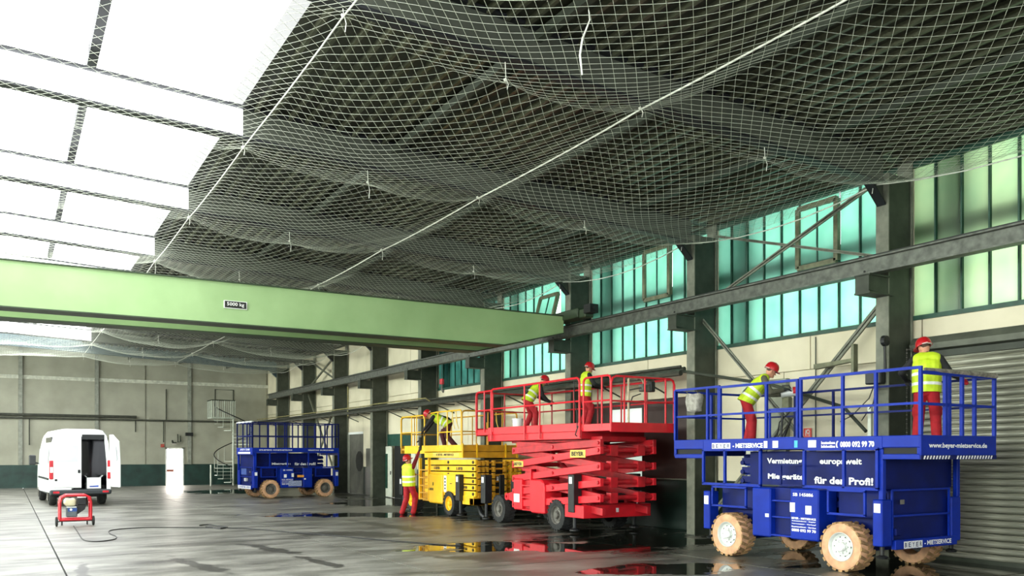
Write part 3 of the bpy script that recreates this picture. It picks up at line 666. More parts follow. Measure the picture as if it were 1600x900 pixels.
# ---------------- spiral staircase
M_galv = mat('galvanised_pale', 'b9c0b4', .4, metal=.2, var=.08)
SX, SY = 11.8, 52.6
ST = thing('spiral_staircase', 'pale metal spiral staircase in the far corner by the back wall', 'staircase', (SX, SY, 0))
MB().tube([(SX, SY, 0), (SX, SY, 5.1)], .06, 10).build('centre_pole', M_galv, ST, smooth=True)
MB().tube([(SX-1.35, SY-.2, 0), (SX-1.35, SY-.2, 1.25)], .05, 8).build('support_post', M_galv, ST)
MB().prism([(SX-1.35, SY-.5, 4.02), (SX, SY-.5, 4.02), (SX, SY+.8, 4.02), (SX-1.35, SY+.8, 4.02)], (0, 0, .08)).build('landing', M_galv, ST)
R_ = 1.1; hr = []
for i in range(19):
    a = math.radians(250-i*24); z = .2+i*.205; c_, s_ = math.cos(a), math.sin(a); a2 = a-math.radians(22)
    MB().prism([(SX, SY, z), (SX+R_*c_, SY+R_*s_, z), (SX+R_*math.cos(a2), SY+R_*math.sin(a2), z)], (0, 0, .035)).build('tread', M_galv, ST)
    MB().tube([(SX+R_*c_, SY+R_*s_, z), (SX+R_*c_, SY+R_*s_, z+.95)], .012, 5).build('baluster', M_galv, ST)
for i in range(60):
    a = math.radians(250-i*24*19/60); hr.append((SX+R_*math.cos(a), SY+R_*math.sin(a), .2+i*.205*19/60+.95))
MB().tube(hr, .03, 6).build('handrail', M_dark, ST, smooth=True)
MB().tube([(SX-1.35, SY+.8, 5.1), (SX-1.35, SY-.5, 5.1), (SX, SY-.5, 5.1)], .03, 6).build('landing_rail', M_steelD, ST)
for i in range(12):
    p = (SX-1.35+i*.122, SY-.5); MB().tube([(*p, 4.08), (*p, 5.1)], .014 if 3 < i < 9 and i % 3 else .03, 5).build('landing_baluster', M_galv, ST)
for j in range(5): MB().tube([(SX-1.35, SY-.4+j*.28, 4.08), (SX-1.35, SY-.4+j*.28, 5.1)], .02, 5).build('landing_baluster', M_galv, ST)
# ================================================================ LIFTS
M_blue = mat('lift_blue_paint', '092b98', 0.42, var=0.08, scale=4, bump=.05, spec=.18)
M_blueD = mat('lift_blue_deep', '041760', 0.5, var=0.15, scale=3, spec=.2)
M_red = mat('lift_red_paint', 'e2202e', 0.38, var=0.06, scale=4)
M_redD = mat('lift_red_dark', 'c01a26', 0.45, var=0.15, scale=4)  # darker red for inner, lower and far-side parts
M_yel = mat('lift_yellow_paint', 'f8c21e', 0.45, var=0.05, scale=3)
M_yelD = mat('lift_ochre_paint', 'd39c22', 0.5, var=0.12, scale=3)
M_blk = mat('black_steel', '17191a', 0.5, var=.15, scale=5)
M_tyP = mat('tyre_pale_dirt', 'd9a982', 0.9, var=.12, scale=7, bump=.2)
M_tyPD = mat('tyre_lug_dirt', 'a9865a', 0.9, var=.2, scale=9, bump=.3)
M_tyB = mat('tyre_black', '2b2c2b', 0.85, var=.2, scale=9, bump=.2)
M_rimW = mat('rim_white', 'dfe2dd', 0.35, metal=.2, var=.05)
M_rimG = mat('rim_grey_dirty', '6d6a62', .6, var=.2, scale=8)
M_lab = mat('white_label', 'f0f1f0', 0.5, var=.02)
M_labY = mat('yellow_label', 'e6c65a', 0.5, var=.03)
M_ltr = mat('white_lettering', 'f4f5f6', 0.5, var=.01)
M_ltrK = mat('black_lettering', '20201a', 0.6, var=.01)
M_hose = mat('black_hose', '151515', .5, var=.1)
SPLIT = {'wheel_arch_panel', 'end_board', 'upright', 'extension_board', 'ladder_stile', 'front_beam'}
def wheel(P, fr, u, v, inward, r, wd, mt, ml, mr, lugs=20, hw=.13):
    """v: outer face, inward: +1/-1 direction along v towards the machine"""
    def A(x): return v+inward*x
    V_ = Vector((0, inward, 0))
    W = MB(fr); c = (u, v, r)
    W.lathe([(r*.56, .015), (r*.62, 0), (r*.80, -.012), (r*.93, .01), (r*.955, .04), (r*.955, wd-.04), (r*.92, wd-.01), (r*.6, wd), (r*.56, wd-.02)], c, V_, 36)
    o = W.build('wheel', mt, P, smooth=35)
    Lg = MB(fr)
    for k in range(lugs):
        for half in (0, 1):
            t = 2*pi*(k+half*.5)/lugs; dt = .055*2*pi/ (lugs/7)
            def pt(rr, tt, x): return (u+rr*math.cos(tt), A(x), r+rr*math.sin(tt))
            x0, x1 = (-.004, wd*.52) if half == 0 else (wd+.004, wd*.48)
            sl_ = .16*(1 if half == 0 else 1); hw_ = pi/lugs*.62
            q = [pt(r*.93, t-hw_, x0), pt(r*.93, t+hw_, x0), pt(r*.93, t+hw_*.6+sl_, x1), pt(r*.93, t-hw_*.6+sl_, x1)]
            q2 = [pt(r*1.0, t-hw_*.8, x0), pt(r*1.0, t+hw_*.8, x0), pt(r*1.0, t+hw_*.5+sl_, x1), pt(r*1.0, t-hw_*.5+sl_, x1)]
            Lg.add(q+q2, [(0, 1, 2, 3), (4, 7, 6, 5), (0, 4, 5, 1), (1, 5, 6, 2), (2, 6, 7, 3), (3, 7, 4, 0)])
    l = Lg.build('tyre_lugs', ml, o, smooth=False); l['kind'] = 'stuff'
    Rm = MB(fr)
    Rm.lathe([(r*.585, 0.0), (r*.57, -.004), (r*.54, .012), (r*.52, .06), (r*.40, .075), (r*.36, .05), (r*.30, .045), (r*.27, .06), (0, .06)], c, V_, 32)
    Rm.build('rim', mr, o, smooth=30)
    Hb = MB(fr); Hb.lathe([(r*.2, .062), (r*.2, .0), (r*.16, -.02), (0, -.025)], c, V_, 18)
    for k in range(8):
        t = 2*pi*k/8; Hb.lathe([(0, -.004), (.012, -.004), (.012, .03)], (u+r*.245*math.cos(t), A(.03), r+r*.245*math.sin(t)), V_, 6)
    Hb.build('hub_cap', mr, o, smooth=30)
    Hl = MB(fr)
    for k in range(10):
        t = 2*pi*k/10; Hl.lathe([(0, 0), (r*.035, 0)], (u+r*.385*math.cos(t), A(.058), r+r*.385*math.sin(t)), V_, 8)
    Hl.build('rim_hole', M_dark, o)
    return o
def side_rail(P, fr, pts_posts, axis, fixed, w0, wm, wt, m, r, name, sq=True, arch=0.0):
    """axis 0: runs along u at v=fixed; 1: runs along v at u=fixed. one guard frame, each post a sub-part"""
    a, b = min(pts_posts), max(pts_posts)
    def p(x, w_): return (x, fixed, w_) if axis == 0 else (fixed, x, w_)
    T = MB(fr)
    if sq:
        T.bar(p(a-r, wt), p(b+r, wt), r*2, r*2); 
        if wm: T.bar(p(a, wm), p(b, wm), r*1.7, r*1.7)
    else:
        if arch: T.tube([p(a, w0), p(a, wt-arch), p(a+arch*.3, wt-arch*.3), p(a+arch, wt), p(b-arch, wt), p(b-arch*.3, wt-arch*.3), p(b, wt-arch), p(b, w0)], r, 8)
        else: T.tube([p(a, wt), p(b, wt)], r, 8)
        if wm: T.tube([p(a, wm), p(b, wm)], r*.85, 8)
    o = T.build(name, m, P, smooth=None if sq else 40)
    for x in pts_posts:
        if arch and x in (a, b): continue
        M_ = MB(fr)
        if sq: M_.bar(p(x, w0), p(x, wt-r), r*2, r*2)
        else: M_.tube([p(x, w0), p(x, wt)], r*.9, 8)
        M_.build('rail_post', m, o)
    return o
def frame_rect(P, fr, u0, u1, w0, w1, v, t, m, mids=(), name='guard_frame'):
    F = MB(fr); F.bar((u0-t/2, v, w1), (u1+t/2, v, w1), t, t); F.bar((u0-t/2, v, w0), (u1+t/2, v, w0), t, t)
    for u in (u0, u1)+tuple(mids): F.bar((u, v, w0), (u, v, w1), t, t)
    return F.build(name, m, P)
def tiles(P, fr, s, u0, u1, v, w_, h, rd, mt=None, facing='side', mlt=None):
    """white letter tiles with blue letters in them; u0 -> u1 in reading order"""
    n = len(s); st = (u1-u0)/n
    for i, ch in enumerate(s):
        a = u0+st*(i+.05); b = u0+st*(i+.95)
        T = MB(fr)
        if facing == 'side': T.box(min(a, b), max(a, b), v-.004, v-.001, w_-h/2, w_+h/2); c = fr(((a+b)/2, v-.005, w_))
        else: T.box(v-.004, v-.001, min(a, b), max(a, b), w_-h/2, w_+h/2); c = fr((v-.005, (a+b)/2, w_))
        t = T.build('letter_tile', mt or M_lab, P)
        text(ch, c, rd, abs(st)*.55, h*.66, mlt or M_blueD, t, 'tile_letter', .02)
# ---------------------------------------------------------------- the blue lifts
def blue_lift(fr, loc, label, rd, ext0, ext1, near, tyre=(None, None, None)):
    P = thing('scissor_lift', label, 'scissor lift', loc, 'scissor lift platforms')
    mt, ml, mr = tyre
    L_, Wd = 3.85, 2.05
    rdv = fr.ev            # reading direction on the end face
    def B(name, boxes, m, bev=.008, par=None):
        if name in SPLIT and len(boxes) > 1:
            for x in boxes[1:]: MB(fr).box(*x).build(name, m, par or P, bev=bev)
            boxes = boxes[:1]
        b = MB(fr)
        for x in boxes: b.box(*x)
        return b.build(name, m, par or P, bev=bev)
    B('chassis', [(.08, L_-.08, .42, Wd-.42, .42, .9)], M_blueD)
    for u in (.72, 3.2):
        B('axle', [(u-.09, u+.09, .2, Wd-.2, .3, .5)], M_blueD)
        wheel(P, fr, u, -.04, 1, .40, .33, mt, ml, mr); wheel(P, fr, u, Wd+.04, -1, .40, .33, mt, ml, mr)
    # cabinets between the wheels, ladder in the gap
    c1 = B('engine_cabinet', [(2.18, 2.60, -.02, .45, .43, 1.29)], M_blue, .02)
    c2 = B('control_cabinet', [(1.16, 1.75, -.02, .45, .44, 1.30)], M_blue, .02)
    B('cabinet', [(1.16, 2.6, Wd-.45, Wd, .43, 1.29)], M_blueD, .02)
    ld = B('ladder_recess', [(1.75, 2.18, .10, .16, .46, 1.3)], M_blueD)
    B('ladder_step', [(1.75, 2.18, 0.0, .12, .46, .49)], M_blue, 0, ld); 
    for z in (.78, 1.06): B('ladder_step', [(1.75, 2.18, 0.02, .12, z, z+.025)], M_blue, 0, ld)
    B('cabinet_label', [(2.21, 2.29, -.025, -.02, .78, .84)], M_lab, 0, c1)
    B('cabinet_label', [(1.64, 1.745, -.025, -.02, .9, 1.06)], M_lab, 0, c2); B('cabinet_label', [(1.30, 1.42, -.025, -.02, .88, 1.02)], M_lab, 0, c2)
    sgn = 1
    text('SB 145886', fr((1.47, -.026, 1.2)), rd, .42, .055, M_ltr, c2, 'fleet_number', .02)
    for i, (s_, h_) in enumerate((('BEYER - MIETSERVICE', .034), ('Arbeitsbühnen · Stapler', .024), ('Vermietung · Verkauf', .024), ('Baumaschinen · Service', .024), ('0800 092 99 70', .05))):
        text(s_, fr((1.455, -.026, .80-i*.047-(.012 if i == 4 else 0))), rd, .5, h_, M_ltr, c2, 'contact_lettering', .03)
    # lower guard frames over the wheels, the corner posts
    frame_rect(P, fr, 2.76, 3.6, .92, 1.27, -.0, .035, M_blue)
    frame_rect(P, fr, .30, .98, .92, 1.30, -.0, .035, M_blue)
    B('wheel_arch_panel', [(2.76, 3.6, .25, .3, .86, 1.28), (.2, .98, .25, .3, .86, 1.3)], M_blueD)
    for (u0, u1) in ((0, .17), (L_-.17, L_)):
        for (v0, v1) in ((0, .24), (Wd-.26, Wd)):
            p_ = B('corner_post', [(u0, u1, v0, v1, .46, 1.18)], M_blue, .015)
            b = MB(fr); b.tube([((u0+u1)/2, (v0+v1)/2, .46), ((u0+u1)/2, (v0+v1)/2, .3)], .035, 8); b.lathe([(0, .27), (.08, .27), (.09, .30), (.03, .33)], fr_pt((u0+u1)/2, (v0+v1)/2), (0, 0, 1), 12); b.build('jack_foot', M_blk, p_)
            if v0 == 0: B('warning_label', [(u0+.03, u1-.03, -.005, 0, .93 if u0 else .98, 1.09 if u0 else 1.12)], M_lab, 0, p_)
    # scissor pack
    for i in range(5):
        z = .98+i*.17
        for (v0, v1) in ((.46, .54), (Wd-.54, Wd-.46)):
            b = MB(fr); b.prism([(.25, v0, z), (3.3, v0, z+.04), (3.3, v0, z+.15), (.25, v0, z+.11)], (0, v1-v0, 0)); b.build('scissor_arm', M_blueD, P)
            b = MB(fr); q = v1 if v0 < 1 else v0-.08; b.prism([(.25, q, z+.04), (3.3, q, z), (3.3, q, z+.11), (.25, q, z+.15)], (0, .08, 0)); b.build('scissor_arm', M_blue, P)
        for ua in (.27, 3.28): MB(fr).tube([(ua, .44, z+.06), (ua, Wd-.44, z+.06)], .045, 8).build('scissor_axle', M_blueD, P)
    # banner panel
    bn = B('banner_panel', [(.12, 3.0, .36, .39, 1.33, 1.93)], M_blueD, 0)
    for (s_, uc, w_, z) in ((('Vermietung', 2.2, .78, 1.745), ('europaweit', 1.03, .82, 1.745), ('Mietgeräte', 2.17, .80, 1.47), ('für den Profi!', .98, 1.14, 1.44)) if near else (('Mietgeräte', 1.33, .85, 1.46), ('für den Profi!', 2.42, .98, 1.46))):
        text(s_, fr((uc, .355, z)), rd, w_, .125, M_ltr, bn, 'banner_lettering', .035)
    frame_rect(P, fr, 2.42, 3.84, 1.32, 1.96, -.0, .045, M_blue, (3.28,))
    frame_rect(P, fr, .08, 1.46, 1.34, 1.96, -.0, .045, M_blue, (.68,))
    frame_rect(P, fr, 1.62, 2.1, 1.34, 1.7, .16, .03, M_blueD)
    B('upright', [(.0, .08, .02, .1, 1.18, 1.96), (.0, .08, Wd-.1, Wd-.02, 1.18, 1.96)], M_blue)
    # end face
    bp_ = B('end_bumper', [(-.02, .06, .3, 1.92, .40, .55)], M_blue, .01)
    B('end_panel', [(.07, .1, .26, Wd-.26, .55, 1.3)], M_blueD, 0)
    ef = MB(fr)
    for (a, b) in (((0.02, .27, .92), (.02, 1.75, .92)), ((0.02, .27, 1.32), (.02, 1.75, 1.32)), ((.02, .27, .55), (.02, .27, 1.32)), ((.02, 1.75, .55), (.02, 1.75, 1.32))): ef.bar(a, b, .03, .03)
    ef.build('end_guard', M_blue, P)
    B('data_plate', [(.0, .005, .45, .55, 1.1, 1.17)], M_rimG, 0); B('socket_box', [(-.03, .03, .3, .42, .62, .73)], M_blueD)
    if near:
        tiles(bp_, fr, 'BEYER', .50, .98, -.02, .465, .11, rdv, facing='end')
        text('- MIETSERVICE', fr((-.026, 1.38, .475)), rdv, .72, .075, M_ltr, bp_, 'end_lettering', .03)
    else:
        B('white_end_plate', [(-.025, -.02, .35, 1.9, .40, .54)], M_lab, 0, bp_)
        text('BEYER - MIETSERVICE', fr((-.028, 1.1, .475)), rdv, 1.3, .08, M_blue, bp_, 'end_lettering', .02)
        B('lamp', [(-.05, .07, .9, 1.1, .72, .86)], M_rimW, .02)
        B('light_patch', [(.06, .065, 1.1, 1.75, 1.0, 1.27)], mat('pale_blue_plate', '4a66b0', .5, var=.1), 0)
    B('upper_end_panel', [(.1, .13, .1, Wd-.1, 1.33, 1.9)], M_blueD, 0)
    # deck
    u0, u1 = -ext0, L_+ext1
    dk = B('deck', [(u0+.02, u1-.02, .03, Wd-.13, 1.97, 2.03)], M_blueD, 0)
    sb = B('side_board', [(0, L_, 0, .03, 1.96, 2.16)], M_blue); sb2 = B('side_board', [(0, L_, Wd-.13, Wd-.1, 1.96, 2.16)], M_blue)
    for (a, b) in (((u0, 0) if ext0 else None, 0), ((L_, u1) if ext1 else None, 0)):
        if a:
            for v in (.0, Wd-.13): B('extension_board', [(a[0], a[1], v, v+.03, 1.98, 2.16), (a[0], a[1], v, v+.03, 1.80, 1.88), (a[0] if a[0] < 0 else a[1]-.05, a[0]+.05 if a[0] < 0 else a[1], v, v+.03, 1.88, 1.98)], M_blue)
            B('extension_beam', [(a[0]+.03, a[1], .04, .07, 1.84, 1.97)], M_dark, 0)
    eb = B('end_board', [(u0-.02, u0+.01, 0, Wd-.1, 1.86, 2.16)], M_blue); B('end_board', [(u1-.01, u1+.02, 0, Wd-.1, 1.84, 2.16)], M_blue)
    if near:
        text('www.beyer-mietservice.de', fr((u0-.024, .93, 2.0)), rdv, 1.5, .095, M_ltr, eb, 'web_lettering', .03)
        hz = B('hazard_strip', [(u0-.022, u0-.005, .0, Wd-.1, 1.80, 1.86)], M_blueD, 0)
        for i in range(24):
            v = .05+i*.075
            if 8 < i < 11: continue
            b = MB(fr); b.prism([(u0-.025, v, 1.805), (u0-.025, v+.035, 1.805), (u0-.025, v+.06, 1.857), (u0-.025, v+.025, 1.857)], (.002, 0, 0)); b.build('hazard_stripe', M_lab, hz)
        tiles(sb, fr, 'BEYER', 3.62, 3.14, 0, 2.03, .115, rd)
        text('- MIETSERVICE', fr((2.72, -.006, 2.035)), rd, .72, .085, M_ltr, sb, 'side_lettering', .04)
        text('kostenlose', fr((.98, -.006, 2.065)), rd, .27, .05, M_ltr, sb, 'small_lettering', .04); text('Infohotline', fr((.98, -.006, 2.005)), rd, .27, .045, M_ltr, sb, 'small_lettering', .04)
        text('0800 092 99 70', fr((.44, -.006, 2.035)), rd, .62, .095, M_ltr, sb, 'phone_number', .04)
        hs = MB(fr); hs.tube([(.80, -.006, 1.98), (.815, -.006, 2.0), (.82, -.006, 2.035), (.81, -.006, 2.07), (.79, -.006, 2.085)], .012, 5); hs.build('handset_symbol', M_ltr, sb)
        for (a, b, m_) in ((2.26, 2.34, M_lab), (2.02, 2.14, M_lab), (1.60, 1.67, mat('label_cyan', '3fb4e6', .5)), (1.22, 1.38, M_lab)): B('side_label', [(a, b, -.006, -.001, 1.99, 2.11)], m_, 0, sb)
    else:
        text('BEYER MIETSERVICE · WWW.BEYER-MIETSERVICE.DE', fr((.95, -.006, 2.06)), rd, 1.45, .055, M_ltr, sb, 'side_lettering', .03)
        text('VERMIETUNG  BAUMASCHINEN', fr((3.0, -.006, 2.06)), rd, 1.2, .05, M_ltr, sb, 'side_lettering', .03)
        text('BEYER', fr((u0-.022, .95, 2.08)), rdv, 1.2, .08, M_ltr, eb, 'end_lettering', .03); B('end_label', [(u0-.024, u0-.02, .25, 1.75, 1.9, 1.98)], M_lab, 0, eb)
        B('reflector', [(1.9, 2.2, -.03, -.021, .88, .98)], mat('amber_label', 'e8a33c', .5), 0)
        B('contact_plate', [(1.5, 2.1, -.03, -.021, .5, .74)], mat('pale_contact_plate', '9aa4c4', .5, var=.2, scale=30), 0)
    # guard rails
    if near:
        side_rail(P, fr, [u0, .12, .72, 1.55], 0, .02, 2.16, 2.63, 3.15, M_blue, .022, 'guard_rail')
        side_rail(P, fr, [1.62, 2.3, 3.42], 0, .02, 2.16, 2.62, 3.13, M_blue, .022, 'guard_rail')
        side_rail(P, fr, [3.48, 3.78, u1], 0, .045, 2.16, 2.62, 3.15, M_blue, .022, 'guard_rail')
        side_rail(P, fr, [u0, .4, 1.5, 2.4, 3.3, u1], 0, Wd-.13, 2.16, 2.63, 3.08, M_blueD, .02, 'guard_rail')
        frame_rect(P, fr, 1.6, 2.25, 2.16, 2.66, .05, .03, M_blue, name='gate_frame')
        er = side_rail(P, fr, [.02, .62, .72, 1.05, 1.38, Wd-.13], 1, u0, 2.16, 2.62, 3.08, M_blue, .024, 'guard_rail')
        b = MB(fr); b.tube([(u0, .12, 3.13), (u0, .5, 3.12), (u0, 1.0, 3.12), (u0, Wd-.1, 3.11)], [.022, .035, .042, .05], 8); b.build('dusty_top_rail', mat('dust_crust', '8f897c', .95, var=.25, scale=14, bump=.4), er, smooth=True)
        side_rail(P, fr, [.02, 1.0, Wd-.13], 1, u1, 2.16, 2.62, 3.12, M_blue, .022, 'guard_rail')
    else:
        for v in (.02, Wd-.13): side_rail(P, fr, [u0, .6, .95, 1.35, 1.7, 2.2, 2.75, 3.2, 3.55, u1], 0, v, 2.16, 2.66, 3.22, M_blueD, .022, 'guard_rail')
        for u in (u0, u1): side_rail(P, fr, [.02, .35, .7, 1.2, Wd-.13], 1, u, 2.16, 2.66, 3.22, M_blueD, .022, 'guard_rail')
        b = MB(fr)
        for i in range(4): b.lathe([(0, -.04), (.09, -.03), (.12, 0), (.09, .03), (0, .045)], fr_pt2(u0, .2+i*.45, 3.25), (0, 0, 1), 10)
        b.box(u0-.05, u0+.05, .05, Wd-.15, 3.235, 3.27); b.build('white_dust_crust', M_lab, P)
    return P
def fr_pt(u, v): return (u, v, 0)
def fr_pt2(u, v, w_): return (u, v, w_)
F_NEAR = Fr((11.45, 8.15, 0), (0, 1, 0), (1, 0, 0))
LIFT1 = blue_lift(F_NEAR, (12.5, 10, 0), 'near blue scissor lift with pale caked tyres and two men on its deck', (0, -1, 0), .62, .81, True, (M_tyP, M_tyPD, M_rimW))
_a = math.radians(6)
F_FAR = Fr((8.92, 36.0, 0), (math.cos(_a), math.sin(_a), 0), (-math.sin(_a), math.cos(_a), 0))
LIFT2 = blue_lift(F_FAR, (10.8, 37, 0), 'far blue scissor lift standing empty near the grey doorway', (math.cos(_a), math.sin(_a), 0), .05, .0, False, (M_tyP, M_tyPD, M_rimG))
# ---------------------------------------------------------------- red lift
def outrigger(P, fr, u, v, z0=.5, z1=1.38, w_=.12):
    b = MB(fr); b.box(u-.12, u+.12, v-w_, v+w_, z0, z1); o = b.build('outrigger', M_blk, P, bev=.015)
    b = MB(fr); b.tube([(u, v, z0), (u, v, .12)], .045, 8); b.lathe([(0, 0), (.12, 0), (.12, .03), (.05, .07), (0, .07)], (u, v, .06), (0, 0, 1), 14); b.build('outrigger_foot', M_blk, o)
    b = MB(fr); b.box(u-.06, u+.06, v-w_-.005, v-w_, z1-.22, z1-.06); b.build('outrigger_label', M_lab, o)
def red_lift():
    fr = Fr((11.6, 16.0, 0), (0, 1, 0), (1, 0, 0)); rd = (0, -1, 0)
    P = thing('scissor_lift', 'bright red scissor lift with raised scissor arms and black tyres', 'scissor lift', (12.6, 18.5, 0), 'scissor lift platforms')
    def B(name, boxes, m, bev=.008, par=None):
        if name in SPLIT and len(boxes) > 1:
            for x in boxes[1:]: MB(fr).box(*x).build(name, m, par or P, bev=bev)
            boxes = boxes[:1]
        b = MB(fr)
        for x in boxes: b.box(*x)
        return b.build(name, m, par or P, bev=bev)
    B('chassis', [(.1, 5.0, .42, 1.5, .40, .7)], M_redD)
    fb = B('front_beam', [(-.02, .1, -.1, 1.92, .38, .68), (.1, .75, -.1, -.02, .38, .68), (.1, .75, 1.84, 1.92, .38, .68)], M_red)
    B('beam_label', [(-.025, -.02, .85, .93, .5, .6)], M_lab, 0, fb)
    B('front_tray', [(.1, .8, -.02, 1.84, .40, .44)], M_redD)
    for v in (.25, .6, 1.0, 1.35):
        b = MB(fr); b.tube([(.25, v, .44), (.25, v, .78), (.3, v+.05, .84), (.35, v+.1, .78), (.35, v+.1, .44)], .035, 7); b.build('lashing_loop', M_redD, P, smooth=True)
    b = MB(fr); b.tube([(.15, 1.62, .66), (.12, 1.72, .98)], .018, 6); b.build('lever', M_rimW, P)
    b = MB(fr); b.lathe([(0, -.12), (.12, -.12), (.14, 0), (.12, .12), (0, .12)], (.4, 1.3, .8), (0, 1, 0), 14); b.build('cable_drum', M_blk, P)
    for u in (1.24, 4.07):
        B('axle', [(u-.09, u+.09, .2, 1.7, .28, .5)], M_blk)
        wheel(P, fr, u, -.03, 1, .385, .33, M_tyB, M_tyB, M_rimG, 22); wheel(P, fr, u, 1.92, -1, .385, .33, M_tyB, M_tyB, M_rimG, 22)
    # cabinet with rounded shoulders and ladder recess
    b = MB(fr)
    pr = [(1.73, .38), (2.36, .38), (2.36, 1.24), (1.90, 1.24), (1.78, 1.18), (1.73, 1.06)]
    b.prism([(u, -.06, w_) for u, w_ in pr], (0, .55, 0)); c1 = b.build('cabinet', M_red, P, bev=.03)
    B('cabinet', [(2.82, 3.22, -.06, .49, .42, 1.24)], M_red, .03)
    rc_ = B('ladder_recess', [(2.36, 2.82, .06, .12, .42, 1.5)], M_redD)
    B('ladder_stile', [(2.36, 2.42, -.04, .1, .42, 1.5)], M_red, 0, rc_)
    for z in (.42, .74, 1.05, 1.45): B('ladder_step', [(2.36, 2.82, -.03, .1, z, z+.03)], M_red, 0, rc_)
    B('round_sign', [(2.9, 3.18, -.066, -.06, .62, .84)], M_lab, 0); 
    B('cabinet', [(1.73, 3.22, 1.4, 1.92, .42, 1.24)], M_redD, .03)
    b = MB(fr); b.prism([(3.22, -.02, .6), (3.6, -.02, .68), (3.6, -.02, .82), (3.22, -.02, .9)], (0, .08, 0)); b.lathe([(.04, -.05), (.1, -.05), (.1, .05), (.04, .05), (.04, -.05)], (3.62, .02, .74), (0, 1, 0), 14); b.build('towing_eye', M_red, P)
    B('hydraulic_tank', [(3.25, 4.3, .5, 1.3, .7, 1.15)], M_blk, .02)
    outrigger(P, fr, .45, -.02, .5, 1.4); outrigger(P, fr, .45, 1.78, .5, 1.4); outrigger(P, fr, 4.75, -.02, .5, 1.3); outrigger(P, fr, 4.75, 1.78, .5, 1.3)
    # scissor arms
    zs = [.55, .87, 1.23, 1.60, 1.97, 2.14]; uL, uR = 3.3, -.45
    for i in range(5):
        z0, z1 = zs[i], zs[i+1]; t = .085
        for (v, d_) in ((0.0, .1), (1.56, .1)):
            b = MB(fr); b.prism([(uL+.08, v, z0-t), (uR-.08, v, z1-t), (uR-.08, v, z1+t), (uL+.08, v, z0+t)], (0, d_, 0)); a_ = b.build('scissor_arm', M_red if i < 4 else M_redD, P, bev=.006)
            b = MB(fr)
            for q in (0, .5, 1):
                u = uL+(uR-uL)*q; z = z0+(z1-z0)*q; b.lathe([(0, -.035), (.04, -.03), (.045, 0)], (u, v, z), (0, 1, 0), 10)
            b.build('pivot_pin', M_redD, a_)
            if v == 0 and i == 3:
                for (uc, w_, h_) in ((.35, .62, .2), (3.05, .48, .17)):
                    zc = z0+(z1-z0)*(uL-uc)/(uL-uR)
                    q = MB(fr); q.box(uc-w_/2, uc+w_/2, -.006, -.001, zc-h_/2+.01, zc+h_/2-.01); l_ = q.build('yellow_plate', M_labY, a_)
                    text('BEYER', fr((uc, -.008, zc)), rd, w_*.8, h_*.5, M_ltrK, l_, 'plate_lettering', .04)
        for v in (.12, 1.44):
            b = MB(fr); b.prism([(uL+.05, v, z1-t), (uR-.0, v, z0-t), (uR-.0, v, z0+t), (uL+.05, v, z1+t)], (0, .1, 0)); b.build('scissor_arm', M_redD, P, bev=.006)
    for z in zs[1:5]:
        for u in (uR, uL):
            b = MB(fr); b.tube([(u, .1, z), (u, 1.56, z)], .06, 10); b.build('cross_tube', M_redD, P, smooth=True)
        b = MB(fr); b.box(uR-.09, uR+.09, .3, .5, z-.12, z+.12); b.box(uR-.09, uR+.09, 1.1, 1.3, z-.12, z+.12); b.build('scissor_bearing', M_redD, P)
    b = MB(fr); b.tube([(.6, .8, .6), (1.8, .8, 1.4)], .07, 10); b.tube([(1.8, .8, 1.4), (2.9, .8, 2.1)], .045, 10); b.build('hydraulic_ram', M_redD, P, smooth=True)
    # platform
    Wd = 1.92
    B('deck', [(.25, 4.7, .03, Wd-.03, 2.5, 2.56)], M_redD, 0)
    sb = B('side_board', [(.25, 4.7, 0, .06, 2.42, 2.62), (.25, 4.7, .02, .06, 2.24, 2.42)], M_red); B('side_board', [(.25, 4.7, Wd-.06, Wd, 2.24, 2.62)], M_redD)
    B('end_board', [(.22, .27, 0, Wd, 2.24, 2.45), (4.68, 4.72, 0, Wd, 2.24, 2.62)], M_redD)
    B('front_extension', [(-.9, .25, .02, Wd-.02, 2.41, 2.58), (-.92, -.88, 0, Wd, 2.38, 2.60)], M_red)
    B('under_frame', [(-.2, 3.9, .3, Wd-.3, 2.18, 2.3)], M_redD)
    B('rear_extension', [(4.7, 5.4, .02, Wd-.02, 2.42, 2.58), (5.38, 5.42, 0, Wd, 2.40, 2.62)], M_red)
    r = .024
    side_rail(P, fr, [4.42, 4.9, 5.39], 0, .0, 2.5, 3.12, 3.65, M_red, r, 'guard_rail', False, .12)
    side_rail(P, fr, [.24, 1.97, 2.7, 4.45], 0, -.03, 2.26, 3.13, 3.68, M_red, r*1.1, 'guard_rail', False, .1)
    side_rail(P, fr, [-.88, -.55, .16], 0, .03, 2.5, 3.10, 3.66, M_red, r, 'guard_rail', False, .1)
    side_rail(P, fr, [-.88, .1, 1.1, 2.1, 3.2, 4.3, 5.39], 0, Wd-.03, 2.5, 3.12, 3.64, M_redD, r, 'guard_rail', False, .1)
    side_rail(P, fr, [.03, .95, Wd-.03], 1, 5.39, 2.5, 3.12, 3.65, M_redD, r, 'guard_rail', False, .1)
    side_rail(P, fr, [.03, .4, 1.0, 1.62, Wd-.03], 1, -.9, 2.42, 3.08, 3.64, M_red, r, 'guard_rail', False, .14)
    b = MB(fr); b.tube([(.26, -.05, 2.55), (.30, -.08, 2.42), (.34, -.08, 2.34), (.30, -.06, 2.3)], .014, 6); b.tube([(.45, -.04, 3.6), (.42, -.05, 3.2), (.3, -.05, 2.8), (.3, -.06, 2.5)], .012, 6); b.build('hose', M_hose, P, smooth=True)
    return P
RED = red_lift()
